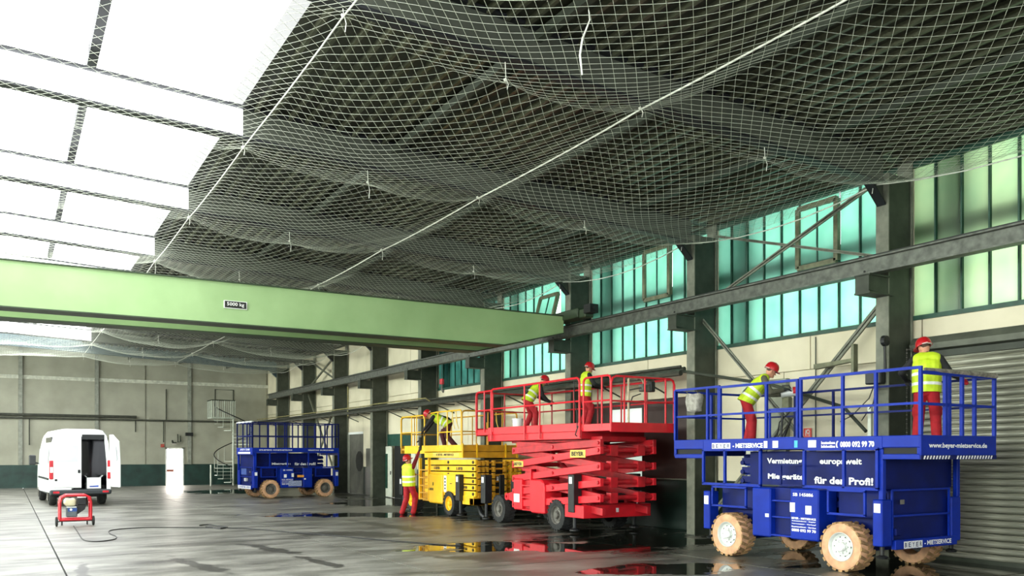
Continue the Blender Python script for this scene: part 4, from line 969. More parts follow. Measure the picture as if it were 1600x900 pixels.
# control box and posts on the red platform
cb = thing('control_box', 'grey and black control box hooked on the red platform front rail', 'control box', (12.75, 15.3, 3.3))
MB().box(12.60, 12.83, 15.18, 15.34, 3.33, 3.5).build('box_body', M_rimG, cb, bev=.02)
MB().box(12.83, 12.97, 15.16, 15.34, 3.33, 3.58).build('box_cover', M_blk, cb, bev=.02)
MB().tube([(12.66, 15.2, 3.5), (12.68, 15.2, 3.66)], .018, 6).tube([(12.9, 15.2, 3.5), (12.93, 15.14, 3.66)], .014, 6).build('joystick', M_blk, cb)
MB().tube([(12.24, 15.25, 2.6), (12.24, 15.25, 3.6), (12.28, 15.25, 3.64), (12.62, 15.25, 3.64), (12.72, 15.25, 3.5)], .026, 7).build('box_bracket', mat('primer_pale', 'd9c9a8', .6), cb, smooth=True)
MB().tube([(12.26, 15.25, 3.35), (12.5, 15.25, 3.4), (12.62, 15.25, 3.42)], .02, 6).tube([(12.27, 15.25, 3.0), (12.36, 15.25, 3.2), (12.6, 15.25, 3.28)], .014, 6).build('cable_loop', M_rimG, cb, smooth=True)
bk = thing('bucket', 'white plastic bucket standing on the red platform', 'bucket', (11.82, 19.45, 2.56))
MB().lathe([(0, 0), (.12, 0), (.15, .26), (.158, .26), (.158, .28), (.14, .28), (.115, .02), (0, .02)], (11.82, 19.45, 2.56), (0, 0, 1), 24).build('bucket_body', M_white, bk, smooth=40)
MB().tube([(11.82+.155*math.cos(t), 19.45+.155*math.sin(t), 2.82-.10*math.sin(t*1)) for t in [i*pi/8 for i in range(9)]], .005, 5).build('bucket_handle', M_rimG, bk)
# ---------------------------------------------------------------- yellow lift
def yellow_lift():
    fr = Fr((11.6, 21.9, 0), (0, 1, 0), (1, 0, 0)); rd = (0, -1, 0)
    P = thing('scissor_lift', 'yellow scissor lift with folded arms where a man hands down a tool', 'scissor lift', (12.6, 24, 0), 'scissor lift platforms')
    def B(name, boxes, m, bev=.008, par=None):
        if name in SPLIT and len(boxes) > 1:
            for x in boxes[1:]: MB(fr).box(*x).build(name, m, par or P, bev=bev)
            boxes = boxes[:1]
        b = MB(fr)
        for x in boxes: b.box(*x)
        return b.build(name, m, par or P, bev=bev)
    B('chassis', [(-.1, 4.6, .42, 1.5, .38, .68)], M_yelD)
    B('front_beam', [(-.35, .35, .0, .5, .40, .66), (-.35, -.1, .0, 1.2, .40, .6)], M_yel)
    for u in (1.2, 4.0):
        B('axle', [(u-.09, u+.09, .2, 1.7, .28, .5)], M_blk)
        wheel(P, fr, u, -.03, 1, .38, .33, M_tyB, M_tyB, M_yel, 20); wheel(P, fr, u, 1.92, -1, .38, .33, M_tyB, M_tyB, M_yel, 20)
    c = B('cabinet', [(1.62, 2.57, -.06, .42, .34, 1.28)], M_yel, .04)
    B('latch', [(2.2, 2.24, -.07, -.06, .9, 1.0)], M_ltrK, 0, c)
    text('B. BEYER', fr((2.36, -.064, .78)), rd, .36, .07, M_ltrK, c, 'small_lettering', .03)
    sidep = B('side_panel', [(.75, 1.62, -.02, .42, .72, 1.28)], M_yel, .02)
    B('white_warning_label', [(1.36, 1.52, -.03, -.021, .72, 1.22)], M_lab, 0, sidep); 
    for z in (.8, .9, 1.0, 1.1): B('label_mark', [(1.40, 1.48, -.034, -.03, z, z+.06)], M_ltrK, 0, sidep)
    B('latch', [(1.0, 1.12, -.03, -.02, .98, 1.0)], M_ltrK, 0, sidep)
    ldr = B('ladder_stile', [(2.62, 2.68, -.04, .06, .4, 1.76), (3.3, 3.36, -.04, .06, .4, 1.76)], M_yel)
    for z in (.42, .62, .85, 1.1, 1.35): B('ladder_step', [(2.68, 3.3, -.04, .08, z, z+.04)], M_yelD, 0, ldr)
    B('cabinet', [(2.6, 3.4, .12, .42, .36, 1.3)], M_yelD, .01)
    B('cabinet', [(.75, 3.4, 1.4, 1.92, .36, 1.28)], M_yelD, .02)
    outrigger(P, fr, .42, -.02, .5, 1.28); outrigger(P, fr, -.3, .95, .5, 1.28); outrigger(P, fr, 4.6, -.02, .5, 1.1)
    b = MB(fr); b.tube([(-.5, .3, .04), (-.3, .3, .12), (.1, .4, .38)], .07, 8); b.build('tow_bar', M_blk, P)
    # folded scissor pack
    for i in range(6):
        z = .62+i*.185
        for (v0, v1) in ((.02, .1), (1.5, 1.58)):
            b = MB(fr); b.prism([(-.42, v0, z+.03), (3.0, v0, z-.0), (3.0, v0, z+.15), (-.42, v0, z+.18)], (0, v1-v0, 0)); a_ = b.build('scissor_arm', M_yel, P, bev=.006)
            if v0 < 1:
                b = MB(fr); b.lathe([(0, -.03), (.045, -.025), (.05, 0)], (-.3, v0, z+.1), (0, 1, 0), 10); b.lathe([(0, -.03), (.045, -.025), (.05, 0)], (1.3, v0, z+.09), (0, 1, 0), 10); b.build('pivot_pin', M_ltrK, a_)
                if i in (4,):
                    for uc in (.55, 2.1): text('B. BEYER', fr((uc, .012, z+.09)), rd, .42, .09, M_ltrK, a_, 'arm_lettering', .04)
                if i == 1: text('B. BEYER', fr((.25, .012, z+.1)), rd, .4, .08, M_ltrK, a_, 'arm_lettering', .04)
        for v in (.12, .26, .40, .62, 1.0, 1.2, 1.34):
            b = MB(fr); b.box(-.44, -.30, v, v+.06, z, z+.15); b.build('scissor_end', M_yelD, P)
        b = MB(fr); b.tube([(-.36, .1, z+.09), (-.36, 1.5, z+.09)], .03, 8); b.build('cross_tube', M_yelD, P)
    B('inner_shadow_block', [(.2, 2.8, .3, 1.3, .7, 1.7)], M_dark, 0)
    Wd = 1.95
    B('deck', [(.42, 4.9, .03, Wd-.03, 2.0, 2.06)], M_yelD, 0)
    sb = B('side_board', [(.42, 3.0, 0, .05, 1.96, 2.16), (.42, 3.0, .0, .04, 1.77, 1.94)], M_yel); B('side_board', [(3.0, 4.6, 0, .05, 1.9, 2.16)], M_yel)
    B('side_board', [(.42, 4.9, Wd-.05, Wd, 1.77, 2.16)], M_yelD)
    lp = B('name_plate', [(.55, 2.35, -.006, 0, 1.80, 1.93)], M_labY, 0, sb); text('B. BEYER - MIETSERVICE', fr((1.5, -.008, 1.865)), rd, 1.2, .07, M_ltrK, lp, 'plate_lettering', .03)
    B('end_board', [(.38, .42, 0, Wd, 1.97, 2.16), (.38, .42, 0, Wd, 1.77, 1.95)], M_yelD); B('end_board', [(4.88, 4.92, 0, Wd, 1.9, 2.16)], M_yelD)
    eb_ = MB(fr)
    for v in (.02, .5, 1.5, Wd-.04): eb_.bar((.36, v, 1.77), (.36, v, 2.2), .05, .04)
    eb_.build('board_clamp', M_yel, P)
    r = .022
    side_rail(P, fr, [.42, 1.35, 2.0], 0, .0, 2.1, 2.56, 3.2, M_yel, r, 'guard_rail', False, .06)
    side_rail(P, fr, [3.0, 3.6, 4.0, 4.88], 0, .0, 2.1, 2.6, 3.14, M_yel, r, 'guard_rail', False, .12)
    b = MB(fr); b.tube([(2.0, 0, 3.2), (3.0, 0, 3.16)], r, 8); b.build('guard_rail', M_yel, P, smooth=True)
    side_rail(P, fr, [.42, 1.3, 2.3, 3.3, 4.88], 0, Wd-.03, 2.1, 2.56, 3.16, M_yelD, r, 'guard_rail', False, .1)
    side_rail(P, fr, [.02, .5, .9, 1.4, Wd-.03], 1, .40, 2.1, 2.56, 3.18, M_yelD, r, 'guard_rail', False, .1)
    side_rail(P, fr, [.02, .5, .9, 1.4, Wd-.03], 1, 4.88, 2.1, 2.56, 3.14, M_yelD, r, 'guard_rail', False, .1)
    for (uu, vv) in ((1.1, .05), (.9, .08), (.42, 1.2), (.42, 1.45)):
        b = MB(fr); b.tube([(uu, vv, 3.2), (uu+.05, vv+.02, 2.9), (uu-.06, vv+.05, 2.65), (uu+.02, vv+.04, 2.8), (uu+.03, vv, 3.18)], .012, 5); b.build('cable_loop', M_labY, P, smooth=True)
    B('control_box', [(.44, .6, .85, 1.15, 2.85, 3.1)], M_blk)
    return P
YEL = yellow_lift()
# ================================================================ PEOPLE
M_skin = mat('skin', 'c98e70', 0.55, var=.05, scale=20)
M_vest = mat('hi_vis_yellow', 'c6e024', 0.6, var=.06, scale=12, bump=.15)
M_refl = mat('reflective_silver', 'eef0e8', 0.35, var=.02)
M_trR = mat('work_trousers_red', 'ab1420', 0.8, var=.14, scale=8, bump=.3)
M_trM = mat('work_trousers_dark_maroon', '4a1218', 0.8, var=.2, scale=8, bump=.3)
M_jkK = mat('jacket_black', '1c1c1e', 0.85, var=.2, scale=8, bump=.3)
M_jkG = mat('sweater_grey_olive', '5b5a4a', 0.85, var=.15, scale=10, bump=.3)
M_jkR = mat('jacket_dark_red', '7e161e', 0.85, var=.2, scale=8, bump=.3)
M_helm = mat('helmet_red', 'b8161f', 0.3, var=.03)
M_gl = mat('glove_dark', '232322', 0.8, var=.2, scale=20)
M_glR = mat('glove_red', 'b3202a', 0.8, var=.1, scale=20)
M_boot = mat('boot_dark', '26241f', 0.6, var=.2, scale=12)
M_hair = mat('hair_dark', '4a3628', .8)
M_eye = mat('eye_dark', '1a1412', .3)
M_lip = mat('lips', '9c5a4c', .5)
def blob(name, parts, m, parent, T, voxel=.012, sm=3, kind=None):
    """one continuous surface grown round tapered limbs; parts in body space, T maps them into the world"""
    bm = bmesh.new()
    for p in parts:
        if p[0] == 'c':
            a, b, r1, r2 = Vector(p[1]), Vector(p[2]), p[3], p[4]; d = b-a; L_ = max(d.length, 1e-4); q = d.to_track_quat('Z', 'Y'); n = 12; rings = []
            prof = [(r1*math.cos(t), -r1*math.sin(t)) for t in (pi*.49, pi*.33, pi*.16, 0)]+[(r2*math.cos(t), L_+r2*math.sin(t)) for t in (0, pi*.16, pi*.33, pi*.49)]
            for (r, z) in prof: rings.append([bm.verts.new(a+q @ Vector((r*math.cos(2*pi*k/n), r*math.sin(2*pi*k/n), z))) for k in range(n)])
            for i in range(len(rings)-1):
                for k in range(n): bm.faces.new((rings[i][k], rings[i][(k+1) % n], rings[i+1][(k+1) % n], rings[i+1][k]))
            bm.faces.new(rings[0][::-1]); bm.faces.new(rings[-1])
        else:
            c, r, M_ = Vector(p[1]), p[2], p[3]
            res = bmesh.ops.create_uvsphere(bm, u_segments=20, v_segments=12, radius=1)
            for v in res['verts']: v.co = c+M_ @ Vector((v.co.x*r[0], v.co.y*r[1], v.co.z*r[2]))
    me = bpy.data.meshes.new('tmp'); bm.to_mesh(me); bm.free()
    o = bpy.data.objects.new('tmp', me); COL.objects.link(o)
    md = o.modifiers.new('r', 'REMESH'); md.mode = 'VOXEL'; md.voxel_size = voxel
    if sm: s_ = o.modifiers.new('s', 'SMOOTH'); s_.factor = .5; s_.iterations = sm
    dg = bpy.context.evaluated_depsgraph_get(); dg.update()
    nm = bpy.data.meshes.new_from_object(o.evaluated_get(dg)); bpy.data.objects.remove(o)
    base = Vector(ORG[parent.name])
    for v in nm.vertices: v.co = T @ v.co-base
    for p in nm.polygons: p.use_smooth = True
    nm.materials.clear(); nm.materials.append(m); nm.name = name
    ob = bpy.data.objects.new(name, nm); COL.objects.link(ob); ob.parent = parent; ORG[ob.name] = base
    return ob
def ik(a, t, l1, l2, pole):
    a, t = Vector(a), Vector(t); d = t-a; L_ = min(d.length, (l1+l2)*.999); dn = d.normalized(); t = a+dn*L_
    x = (l1*l1-l2*l2+L_*L_)/(2*L_); h = math.sqrt(max(0, l1*l1-x*x)); p = Vector(pole); p = (p-dn*p.dot(dn)).normalized()
    return a+dn*x+p*h, t
def hand_parts(w_, d, up, side, curl, fat=0.0):
    """palm and five fingers from the wrist w_ along d; up = back of the hand; side = thumb side"""
    d = d.normalized(); up = (up-d*up.dot(d)).normalized(); sd = d.cross(up).normalized()*side
    P = []
    for k in range(4):
        o_ = sd*(.030-.020*k); P.append(('c', w_+o_*.6+d*.01, w_+o_+d*.085, .016+fat, .013+fat))
        ln = (.040, .045, .042, .034)[k]; a = w_+o_+d*.088; d1 = (d-up*curl).normalized(); b = a+d1*ln; d2 = (d-up*curl*2.6).normalized(); c = b+d2*ln*.8
        P.append(('c', a, b, .0095+fat, .009+fat)); P.append(('c', b, c, .009+fat, .0078+fat))
    a = w_+sd*.028+d*.025; b = a+(sd*.8+d*.7-up*.2).normalized()*.042; c = b+(d*.9+sd*.15-up*.4).normalized()*.03
    P += [('c', a, b, .013+fat, .011+fat), ('c', b, c, .0105+fat, .009+fat)]
    return P
def person(label, base, fwd, lean=0.1, hipz=.92, feet=((-.12, 0), (.12, 0)), hands=((-.25, .3, 1.1), (.25, .3, 1.1)), look=(0, 1, -.2), twist=0.0, roll=0.0,
           jacket=None, sleeves=None, trousers=None, glove=(None, None), scale=1.0, elbow=((-.6, -.6, -.5), (.6, -.6, -.5)), shift=(0, 0), knees=(0, 1, 0), footdir=(0, 1), band=True, helmet_sticker=True, heel=(0, 0)):
    P = thing('person', label, 'person', base, 'workers in red helmets')
    f = Vector((fwd[0], fwd[1], 0)).normalized(); r = Vector((f.y, -f.x, 0))
    T = Matrix(((r.x*scale, f.x*scale, 0, base[0]), (r.y*scale, f.y*scale, 0, base[1]), (0, 0, scale, base[2]), (0, 0, 0, 1)))
    V = Vector
    pel = V((shift[0], shift[1], hipz))
    R = Matrix.Rotation(-lean, 3, 'X') @ Matrix.Rotation(roll, 3, 'Y') @ Matrix.Rotation(twist, 3, 'Z')
    R2 = Matrix.Rotation(-lean*.55, 3, 'X') @ Matrix.Rotation(roll*.5, 3, 'Y')
    def tp(x, y, z): # torso point; spine bends progressively
        k = min(1, max(0, z/.25)); return pel+(R2 @ V((x, y, z)))*(1-k)+(R @ V((x, y, z-.0)))*k
    sh = [tp(-.185, 0, .50), tp(.185, 0, .50)]; nb = tp(0, .0, .54)
    up = (R @ V((0, 0, 1))); lk = V(look).normalized()
    hu = (up*.5+V((0, 0, .8))); hu = (hu-lk*hu.dot(lk)).normalized(); hr = lk.cross(hu); HM = Matrix((hr, lk, hu)).transposed()
    hc = nb+(up*.45+hu*.55).normalized()*.155+lk*.03
    hips = [pel+R2 @ V((-.095, 0, -.02)), pel+R2 @ V((.095, 0, -.02))]
    ank = [V((feet[i][0], feet[i][1], .09+heel[i])) for i in (0, 1)]
    kn = []; an = []
    for i in (0, 1): k_, a_ = ik(hips[i], ank[i], .44, .42, knees); kn.append(k_); an.append(a_)
    el = []; wr = []
    for i in (0, 1): e_, w_ = ik(sh[i], hands[i], .30, .27, elbow[i]); el.append(e_); wr.append(w_)
    fd = V((footdir[0], footdir[1], 0)).normalized()
    body = [('e', hc+hu*.015, (.076, .094, .105), HM), ('e', hc-hu*.055+lk*.022, (.056, .066, .062), HM), ('c', hc+lk*.085+hu*.005, hc+lk*.108-hu*.022, .010, .015),
            ('c', hc+lk*.075-hu*.075, hc+lk*.082-hu*.085, .02, .018), ('e', hc+hr*.078-hu*.005, (.012, .022, .034), HM), ('e', hc-hr*.078-hu*.005, (.012, .022, .034), HM),
            ('c', nb-up*.05, hc-hu*.05-lk*.01, .06, .052), ('c', tp(0, 0, .05), tp(0, .01, .42), .12, .125), ('c', sh[0], sh[1], .06, .06), ('c', hips[0], hips[1], .10, .10)]
    for i in (0, 1):
        body += [('c', sh[i], el[i], .050, .040), ('c', el[i], wr[i], .040, .026), ('c', hips[i], kn[i], .082, .055), ('c', kn[i], an[i], .055, .038), ('c', an[i], an[i]+fd*.14-V((0, 0, .055)), .035, .03)]
        hd = (wr[i]-el[i]).normalized(); body += hand_parts(wr[i], hd, V((0, 0, 1)) if abs(hd.z) < .8 else V((0, 1, 0)), (-1 if i else 1), .55)
    blob('body', body, M_skin, P, T, .0095, 2)
    # face
    fb = MB(Fr()); 
    def W3(p): return T @ p
    for s_ in (-1, 1):
        e = MB(); e.lathe([(0, -.009), (.012, -.004), (.013, .004), (0, .009)], W3(hc+lk*.086+hr*.03*s_+hu*.022), (T.to_3x3() @ lk), 10); e.build('eye', M_eye, P, smooth=True)
        e = MB(); e.bar(W3(hc+lk*.092+hr*.015*s_+hu*.04), W3(hc+lk*.086+hr*.045*s_+hu*.038), .008, .008); e.build('eyebrow', M_hair, P)
    e = MB(); e.bar(W3(hc+lk*.092-hr*.022-hu*.058), W3(hc+lk*.092+hr*.022-hu*.058), .01, .01); e.build('mouth', M_lip, P)
    hm = [('e', hc+hu*.03-lk*.022, (.0795, .076, .075), HM)]; blob('hair', hm, M_hair, P, T, .012, 1)
    # helmet
    H_ = MB(); cc = hc+hu*.045-lk*.005; n = 28; prof = [(1.0, 0), (1.0, .02), (.97, .06), (.86, .10), (.66, .132), (.36, .150), (0, .155)]; vs = []; fs = []
    for k in range(n):
        t = 2*pi*k/n
        for (q, h) in prof: vs.append(W3(cc+hr*(.108*q*math.cos(t))+lk*(.135*q*math.sin(t))+hu*h))
    m_ = len(prof)
    for k in range(n):
        for j in range(m_-1): fs.append((k*m_+j, ((k+1) % n)*m_+j, ((k+1) % n)*m_+j+1, k*m_+j+1))
    H_.add(vs, fs); hb = H_.build('helmet', M_helm, P, smooth=60)
    B_ = MB(); vs = []; fs = []
    for k in range(n):
        t = 2*pi*k/n; ext = .012+.042*max(0, math.sin(t))**1.5
        for (e_, z) in ((-.01, .004), (ext, -.004-.012*max(0, math.sin(t))), (ext, -.010-.012*max(0, math.sin(t))), (-.01, -.004)): vs.append(W3(cc+hr*((.108+e_)*math.cos(t))+lk*((.135+e_)*math.sin(t))+hu*z))
    for k in range(n):
        for j in range(4): fs.append((k*4+j, ((k+1) % n)*4+j, ((k+1) % n)*4+(j+1) % 4, k*4+(j+1) % 4))
    B_.add(vs, fs); B_.build('helmet_brim', M_helm, hb, smooth=40)
    rg = MB(); rg.tube([W3(cc-lk*.13+hu*.02), W3(cc-lk*.11+hu*.085), W3(cc-lk*.05+hu*.138), W3(cc+lk*.03+hu*.148), W3(cc+lk*.10+hu*.10)], .012*scale, 8); rg.build('helmet_ridge', M_helm, hb, smooth=True)
    st = MB(); st.tube([W3(cc-hr*.1-lk*.06+hu*.0), W3(cc-hr*.05-lk*.118+hu*.0), W3(cc+hr*.05-lk*.118), W3(cc+hr*.1-lk*.06)], .011*scale, 6); st.build('helmet_strap', M_refl, hb, smooth=True)
    # clothing
    tr = [('c', hips[0]*.8+hips[1]*.2+V((0, 0, .02)), hips[1]*.8+hips[0]*.2+V((0, 0, .02)), .122, .122), ('c', tp(0, 0, 0), tp(0, 0, .08), .13, .125)]
    for i in (0, 1):
        tr += [('c', hips[i]-V((0,0,.04)), kn[i], .100, .088), ('c', kn[i], an[i]+V((0, 0, .02)), .088, .080), ('c', an[i]+V((0, 0, .03)), an[i]-fd*.02-V((0, 0, .015)), .078, .084)]
        tr += [('c', kn[i]+V((.06*(2*i-1), 0, .12)), kn[i]+V((.06*(2*i-1), 0, .02)), .045, .045)]
    blob('trousers', tr, trousers or M_trR, P, T, .013, 3)
    for i in (0, 1):
        a_ = an[i]; blob('boot', [('c', a_+V((0, 0, .05)), a_-V((0, 0, .03)), .055, .052), ('c', a_-V((0, 0, .045))-fd*.03, a_-V((0, 0, .05))+fd*.17, .048, .040), ('c', a_-V((0, 0, .02)), a_+fd*.1-V((0, 0, .045)), .05, .042)], M_boot, P, T, .012, 2)
    jk = [('c', tp(0, 0, .08), tp(0, .01, .40), .138, .140), ('c', sh[0]+(sh[1]-sh[0])*.12, sh[1]-(sh[1]-sh[0])*.12, .082, .082), ('c', nb-up*.06, nb+up*.02, .085, .068),
          ('c', tp(-.05, 0, .12), tp(-.09, 0, .42), .11, .115), ('c', tp(.05, 0, .12), tp(.09, 0, .42), .11, .115)]
    sl = []
    for i in (0, 1):
        sl += [('c', sh[i], el[i], .070, .058), ('c', el[i], wr[i]-(wr[i]-el[i]).normalized()*.02, .058, .042)]
    if sleeves: blob('jacket', jk, jacket, P, T, .013, 3); blob('sleeves', sl+[('c', sh[0], sh[1], .06, .06)], sleeves, P, T, .012, 2)
    else: blob('jacket', jk+sl, jacket, P, T, .013, 3)
    vt = [('c', tp(0, .0, -.10), tp(0, .012, .38), .172, .162), ('c', tp(-.07, 0, -.10), tp(-.09, 0, .39), .150, .134), ('c', tp(.07, 0, -.10), tp(.09, 0, .39), .150, .134),
          ('c', sh[0]+(sh[1]-sh[0])*.17-up*.005, sh[1]-(sh[1]-sh[0])*.17-up*.005, .108, .108), ('c', sh[0]+(sh[1]-sh[0])*.25+up*.02, sh[1]-(sh[1]-sh[0])*.25+up*.02, .098, .098)]
    v_ = blob('hi_vis_vest', vt, M_vest, P, T, .012, 3)
    bm = bmesh.new(); bm.from_mesh(v_.data); w3 = T.to_3x3(); n_ = (w3 @ (R2 @ V((0, 0, 1)))).normalized()
    bmesh.ops.bisect_plane(bm, geom=bm.verts[:]+bm.edges[:]+bm.faces[:], plane_co=T @ tp(0, 0, -.07)-V(base), plane_no=-n_, clear_outer=True); bm.to_mesh(v_.data); bm.free()
    # reflective bands: a slice of the vest surface, lifted off it
    w3 = T.to_3x3(); 
    for (z0, z1) in ((.04, .09), (.20, .25)):
        k = z0 > .1
        n_ = (w3 @ ((R if k else (R2+R)*.5) @ V((0, 0, 1)))).normalized(); p0 = T @ tp(0, 0, z0)-V(base); p1 = T @ tp(0, 0, z1)-V(base)
        bm = bmesh.new(); bm.from_mesh(v_.data)
        g = bm.verts[:]+bm.edges[:]+bm.faces[:]; bmesh.ops.bisect_plane(bm, geom=g, plane_co=p0, plane_no=-n_, clear_outer=True)
        g = bm.verts[:]+bm.edges[:]+bm.faces[:]; bmesh.ops.bisect_plane(bm, geom=g, plane_co=p1, plane_no=n_, clear_outer=True)
        bm.normal_update()
        for v in bm.verts: v.co += v.normal*.004
        me = bpy.data.meshes.new('reflective_band'); bm.to_mesh(me); bm.free(); me.materials.clear(); me.materials.append(M_refl)
        for p in me.polygons: p.use_smooth = True
        o = bpy.data.objects.new('reflective_band', me); COL.objects.link(o); o.parent = v_
    for i in (0, 1):
        if glove[i]:
            hd = (wr[i]-el[i]).normalized()
            blob('glove', hand_parts(wr[i], hd, V((0, 0, 1)) if abs(hd.z) < .8 else V((0, 1, 0)), (-1 if i else 1), .55, .0035)+[('c', wr[i]-hd*.09, wr[i]+hd*.02, .044, .034)], glove[i], P, T, .009, 1)
    return P
person('worker seen from behind in yellow vest and red trousers, near the roller shutter', (12.80, 8.30, 2.03), (.86, .50), lean=.16, feet=((-.14, -.02), (.15, .02)),
       hands=((-.34, .42, 1.12), (.50, .26, 1.08)), look=(-.75, .6, -.35), jacket=M_jkK, sleeves=M_jkK, glove=(M_gl, M_glR), scale=.99, elbow=((-.9, -.2, -.6), (.3, -.5, -.8)))
person('worker bending over the drill stand, grey sleeves and striped vest, face in profile', (12.45, 11.72, 2.03), (.70, -.71), lean=.72, hipz=.95, feet=((-.1, -.08), (.1, .0)),
       hands=((-.12, .56, 1.02), (.14, .60, 1.10)), look=(-.10, .92, -.42), jacket=M_jkG, glove=(M_gl, M_gl), shift=(0, -.10), scale=.98, elbow=((-.3, -.3, -.9), (.3, -.2, -.9)))
person('worker standing upright on the red platform with black hood and arms forward', (12.88, 17.85, 2.56), (.96, -.22), lean=.10, feet=((-.12, -.04), (.10, .05)),
       hands=((-.10, .46, 1.10), (.2, .42, 1.12)), look=(.25, .9, -.35), jacket=M_jkK, glove=(M_gl, M_gl), scale=.96)
person('worker bent forward with legs spread at the left half of the red platform', (12.62, 20.10, 2.56), (.95, -.30), lean=.72, hipz=.90, feet=((-.24, -.06), (.22, .10)),
       hands=((-.12, .52, .86), (.22, .5, .82)), look=(.35, .75, -.6), jacket=M_jkK, glove=(M_gl, M_gl), shift=(0, -.08), scale=.97)
person('worker on the yellow lift stooping low to pass a tool down', (12.02, 24.12, 2.06), (-.80, .60), lean=1.22, hipz=.86, feet=((-.16, -.30), (.2, .10)),
       hands=((-.06, .84, .50), (.12, .80, .46)), look=(-.1, .65, -.75), jacket=M_jkK, trousers=M_trM, glove=(M_gl, M_gl), shift=(0, -.06), scale=.97, elbow=((-.9, 0, .3), (.9, 0, .3)))
person('worker on the floor reaching up to the yellow lift, orange-red helmet', (10.80, 24.35, 0.0), (.90, .42), lean=-.08, hipz=.93, feet=((-.10, -.16), (.14, .08)),
       hands=((-.02, .34, 1.20), (.16, .34, 1.98)), look=(.35, .85, .35), jacket=M_jkK, sleeves=M_jkR, glove=(None, M_gl), scale=1.03, elbow=((-.8, -.4, -.6), (.9, -.2, .1)), shift=(0, .02))
# the tool being handed over
tl = thing('power_tool', 'dark handheld power tool passed between the two men at the yellow lift', 'tool', (11.33, 24.6, 2.25))
MB().tube([(11.33, 24.62, 2.42), (11.33, 24.62, 2.2), (11.34, 24.6, 2.0)], [.05, .055, .02], 10).build('tool_body', M_gl, tl, smooth=True)
MB().tube([(11.3, 24.62, 2.32), (11.22, 24.66, 2.26)], .022, 8).build('tool_handle', M_blk, tl)
# drill stand on the blue deck
ds = thing('drill_stand', 'red and white drill press on a black stand on the near blue lift', 'drill', (12.95, 11.18, 2.03))
c0 = (12.95, 11.18)
for (dx, dy) in ((-.12, .16), (.1, -.14)): MB().tube([(c0[0]+dx, c0[1]+dy, 2.03), (c0[0]+dx*.7, c0[1]+dy*.7, 3.0)], .022, 7).build('stand_leg', M_blk, ds)
for (a, b) in ((-.28, .1), (.05, .3)): MB().tube([(c0[0]+a, c0[1]+b, 2.03), (c0[0], c0[1], 2.55)], .015, 6).build('stand_strut', M_blk, ds)
MB().box(c0[0]-.12, c0[0]+.02, c0[1]-.02, c0[1]+.14, 2.72, 2.98).build('gear_housing', M_sash, ds, bev=.02)
MB().tube([(c0[0]-.13, c0[1]+.14, 3.04), (c0[0]+.10, c0[1]-.10, 3.08)], .075, 14).build('motor_housing', M_rimW, ds, smooth=40)
MB().tube([(c0[0]+.02, c0[1]-.02, 3.09), (c0[0]+.13, c0[1]-.14, 3.10)], .085, 14).build('motor_cap', M_helm, ds, smooth=40)
MB().lathe([(.05, -.012), (.065, -.012), (.065, .012), (.05, .012), (.05, -.012)], (c0[0]+.06, c0[1]-.12, 2.82), (.7, -.7, 0), 16).tube([(c0[0]+.03, c0[1]-.08, 2.82), (c0[0]+.09, c0[1]-.16, 2.82)], .012, 6).build('feed_wheel', M_rimW, ds, smooth=40)
MB().tube([(c0[0]-.10, c0[1]+.1, 3.12), (c0[0]-.10, c0[1]+.12, 3.2), (c0[0]-.02, c0[1]+.04, 3.2), (c0[0]-.0, c0[1], 3.12)], .014, 6).build('grip', M_blk, ds, smooth=True)
MB().tube([(c0[0], c0[1], 2.72), (c0[0]-.1, c0[1]+.2, 2.5), (c0[0]-.05, c0[1]+.3, 2.25), (c0[0]-.3, c0[1]+.4, 2.05)], .012, 6).build('power_cable', M_blk, ds, smooth=True)
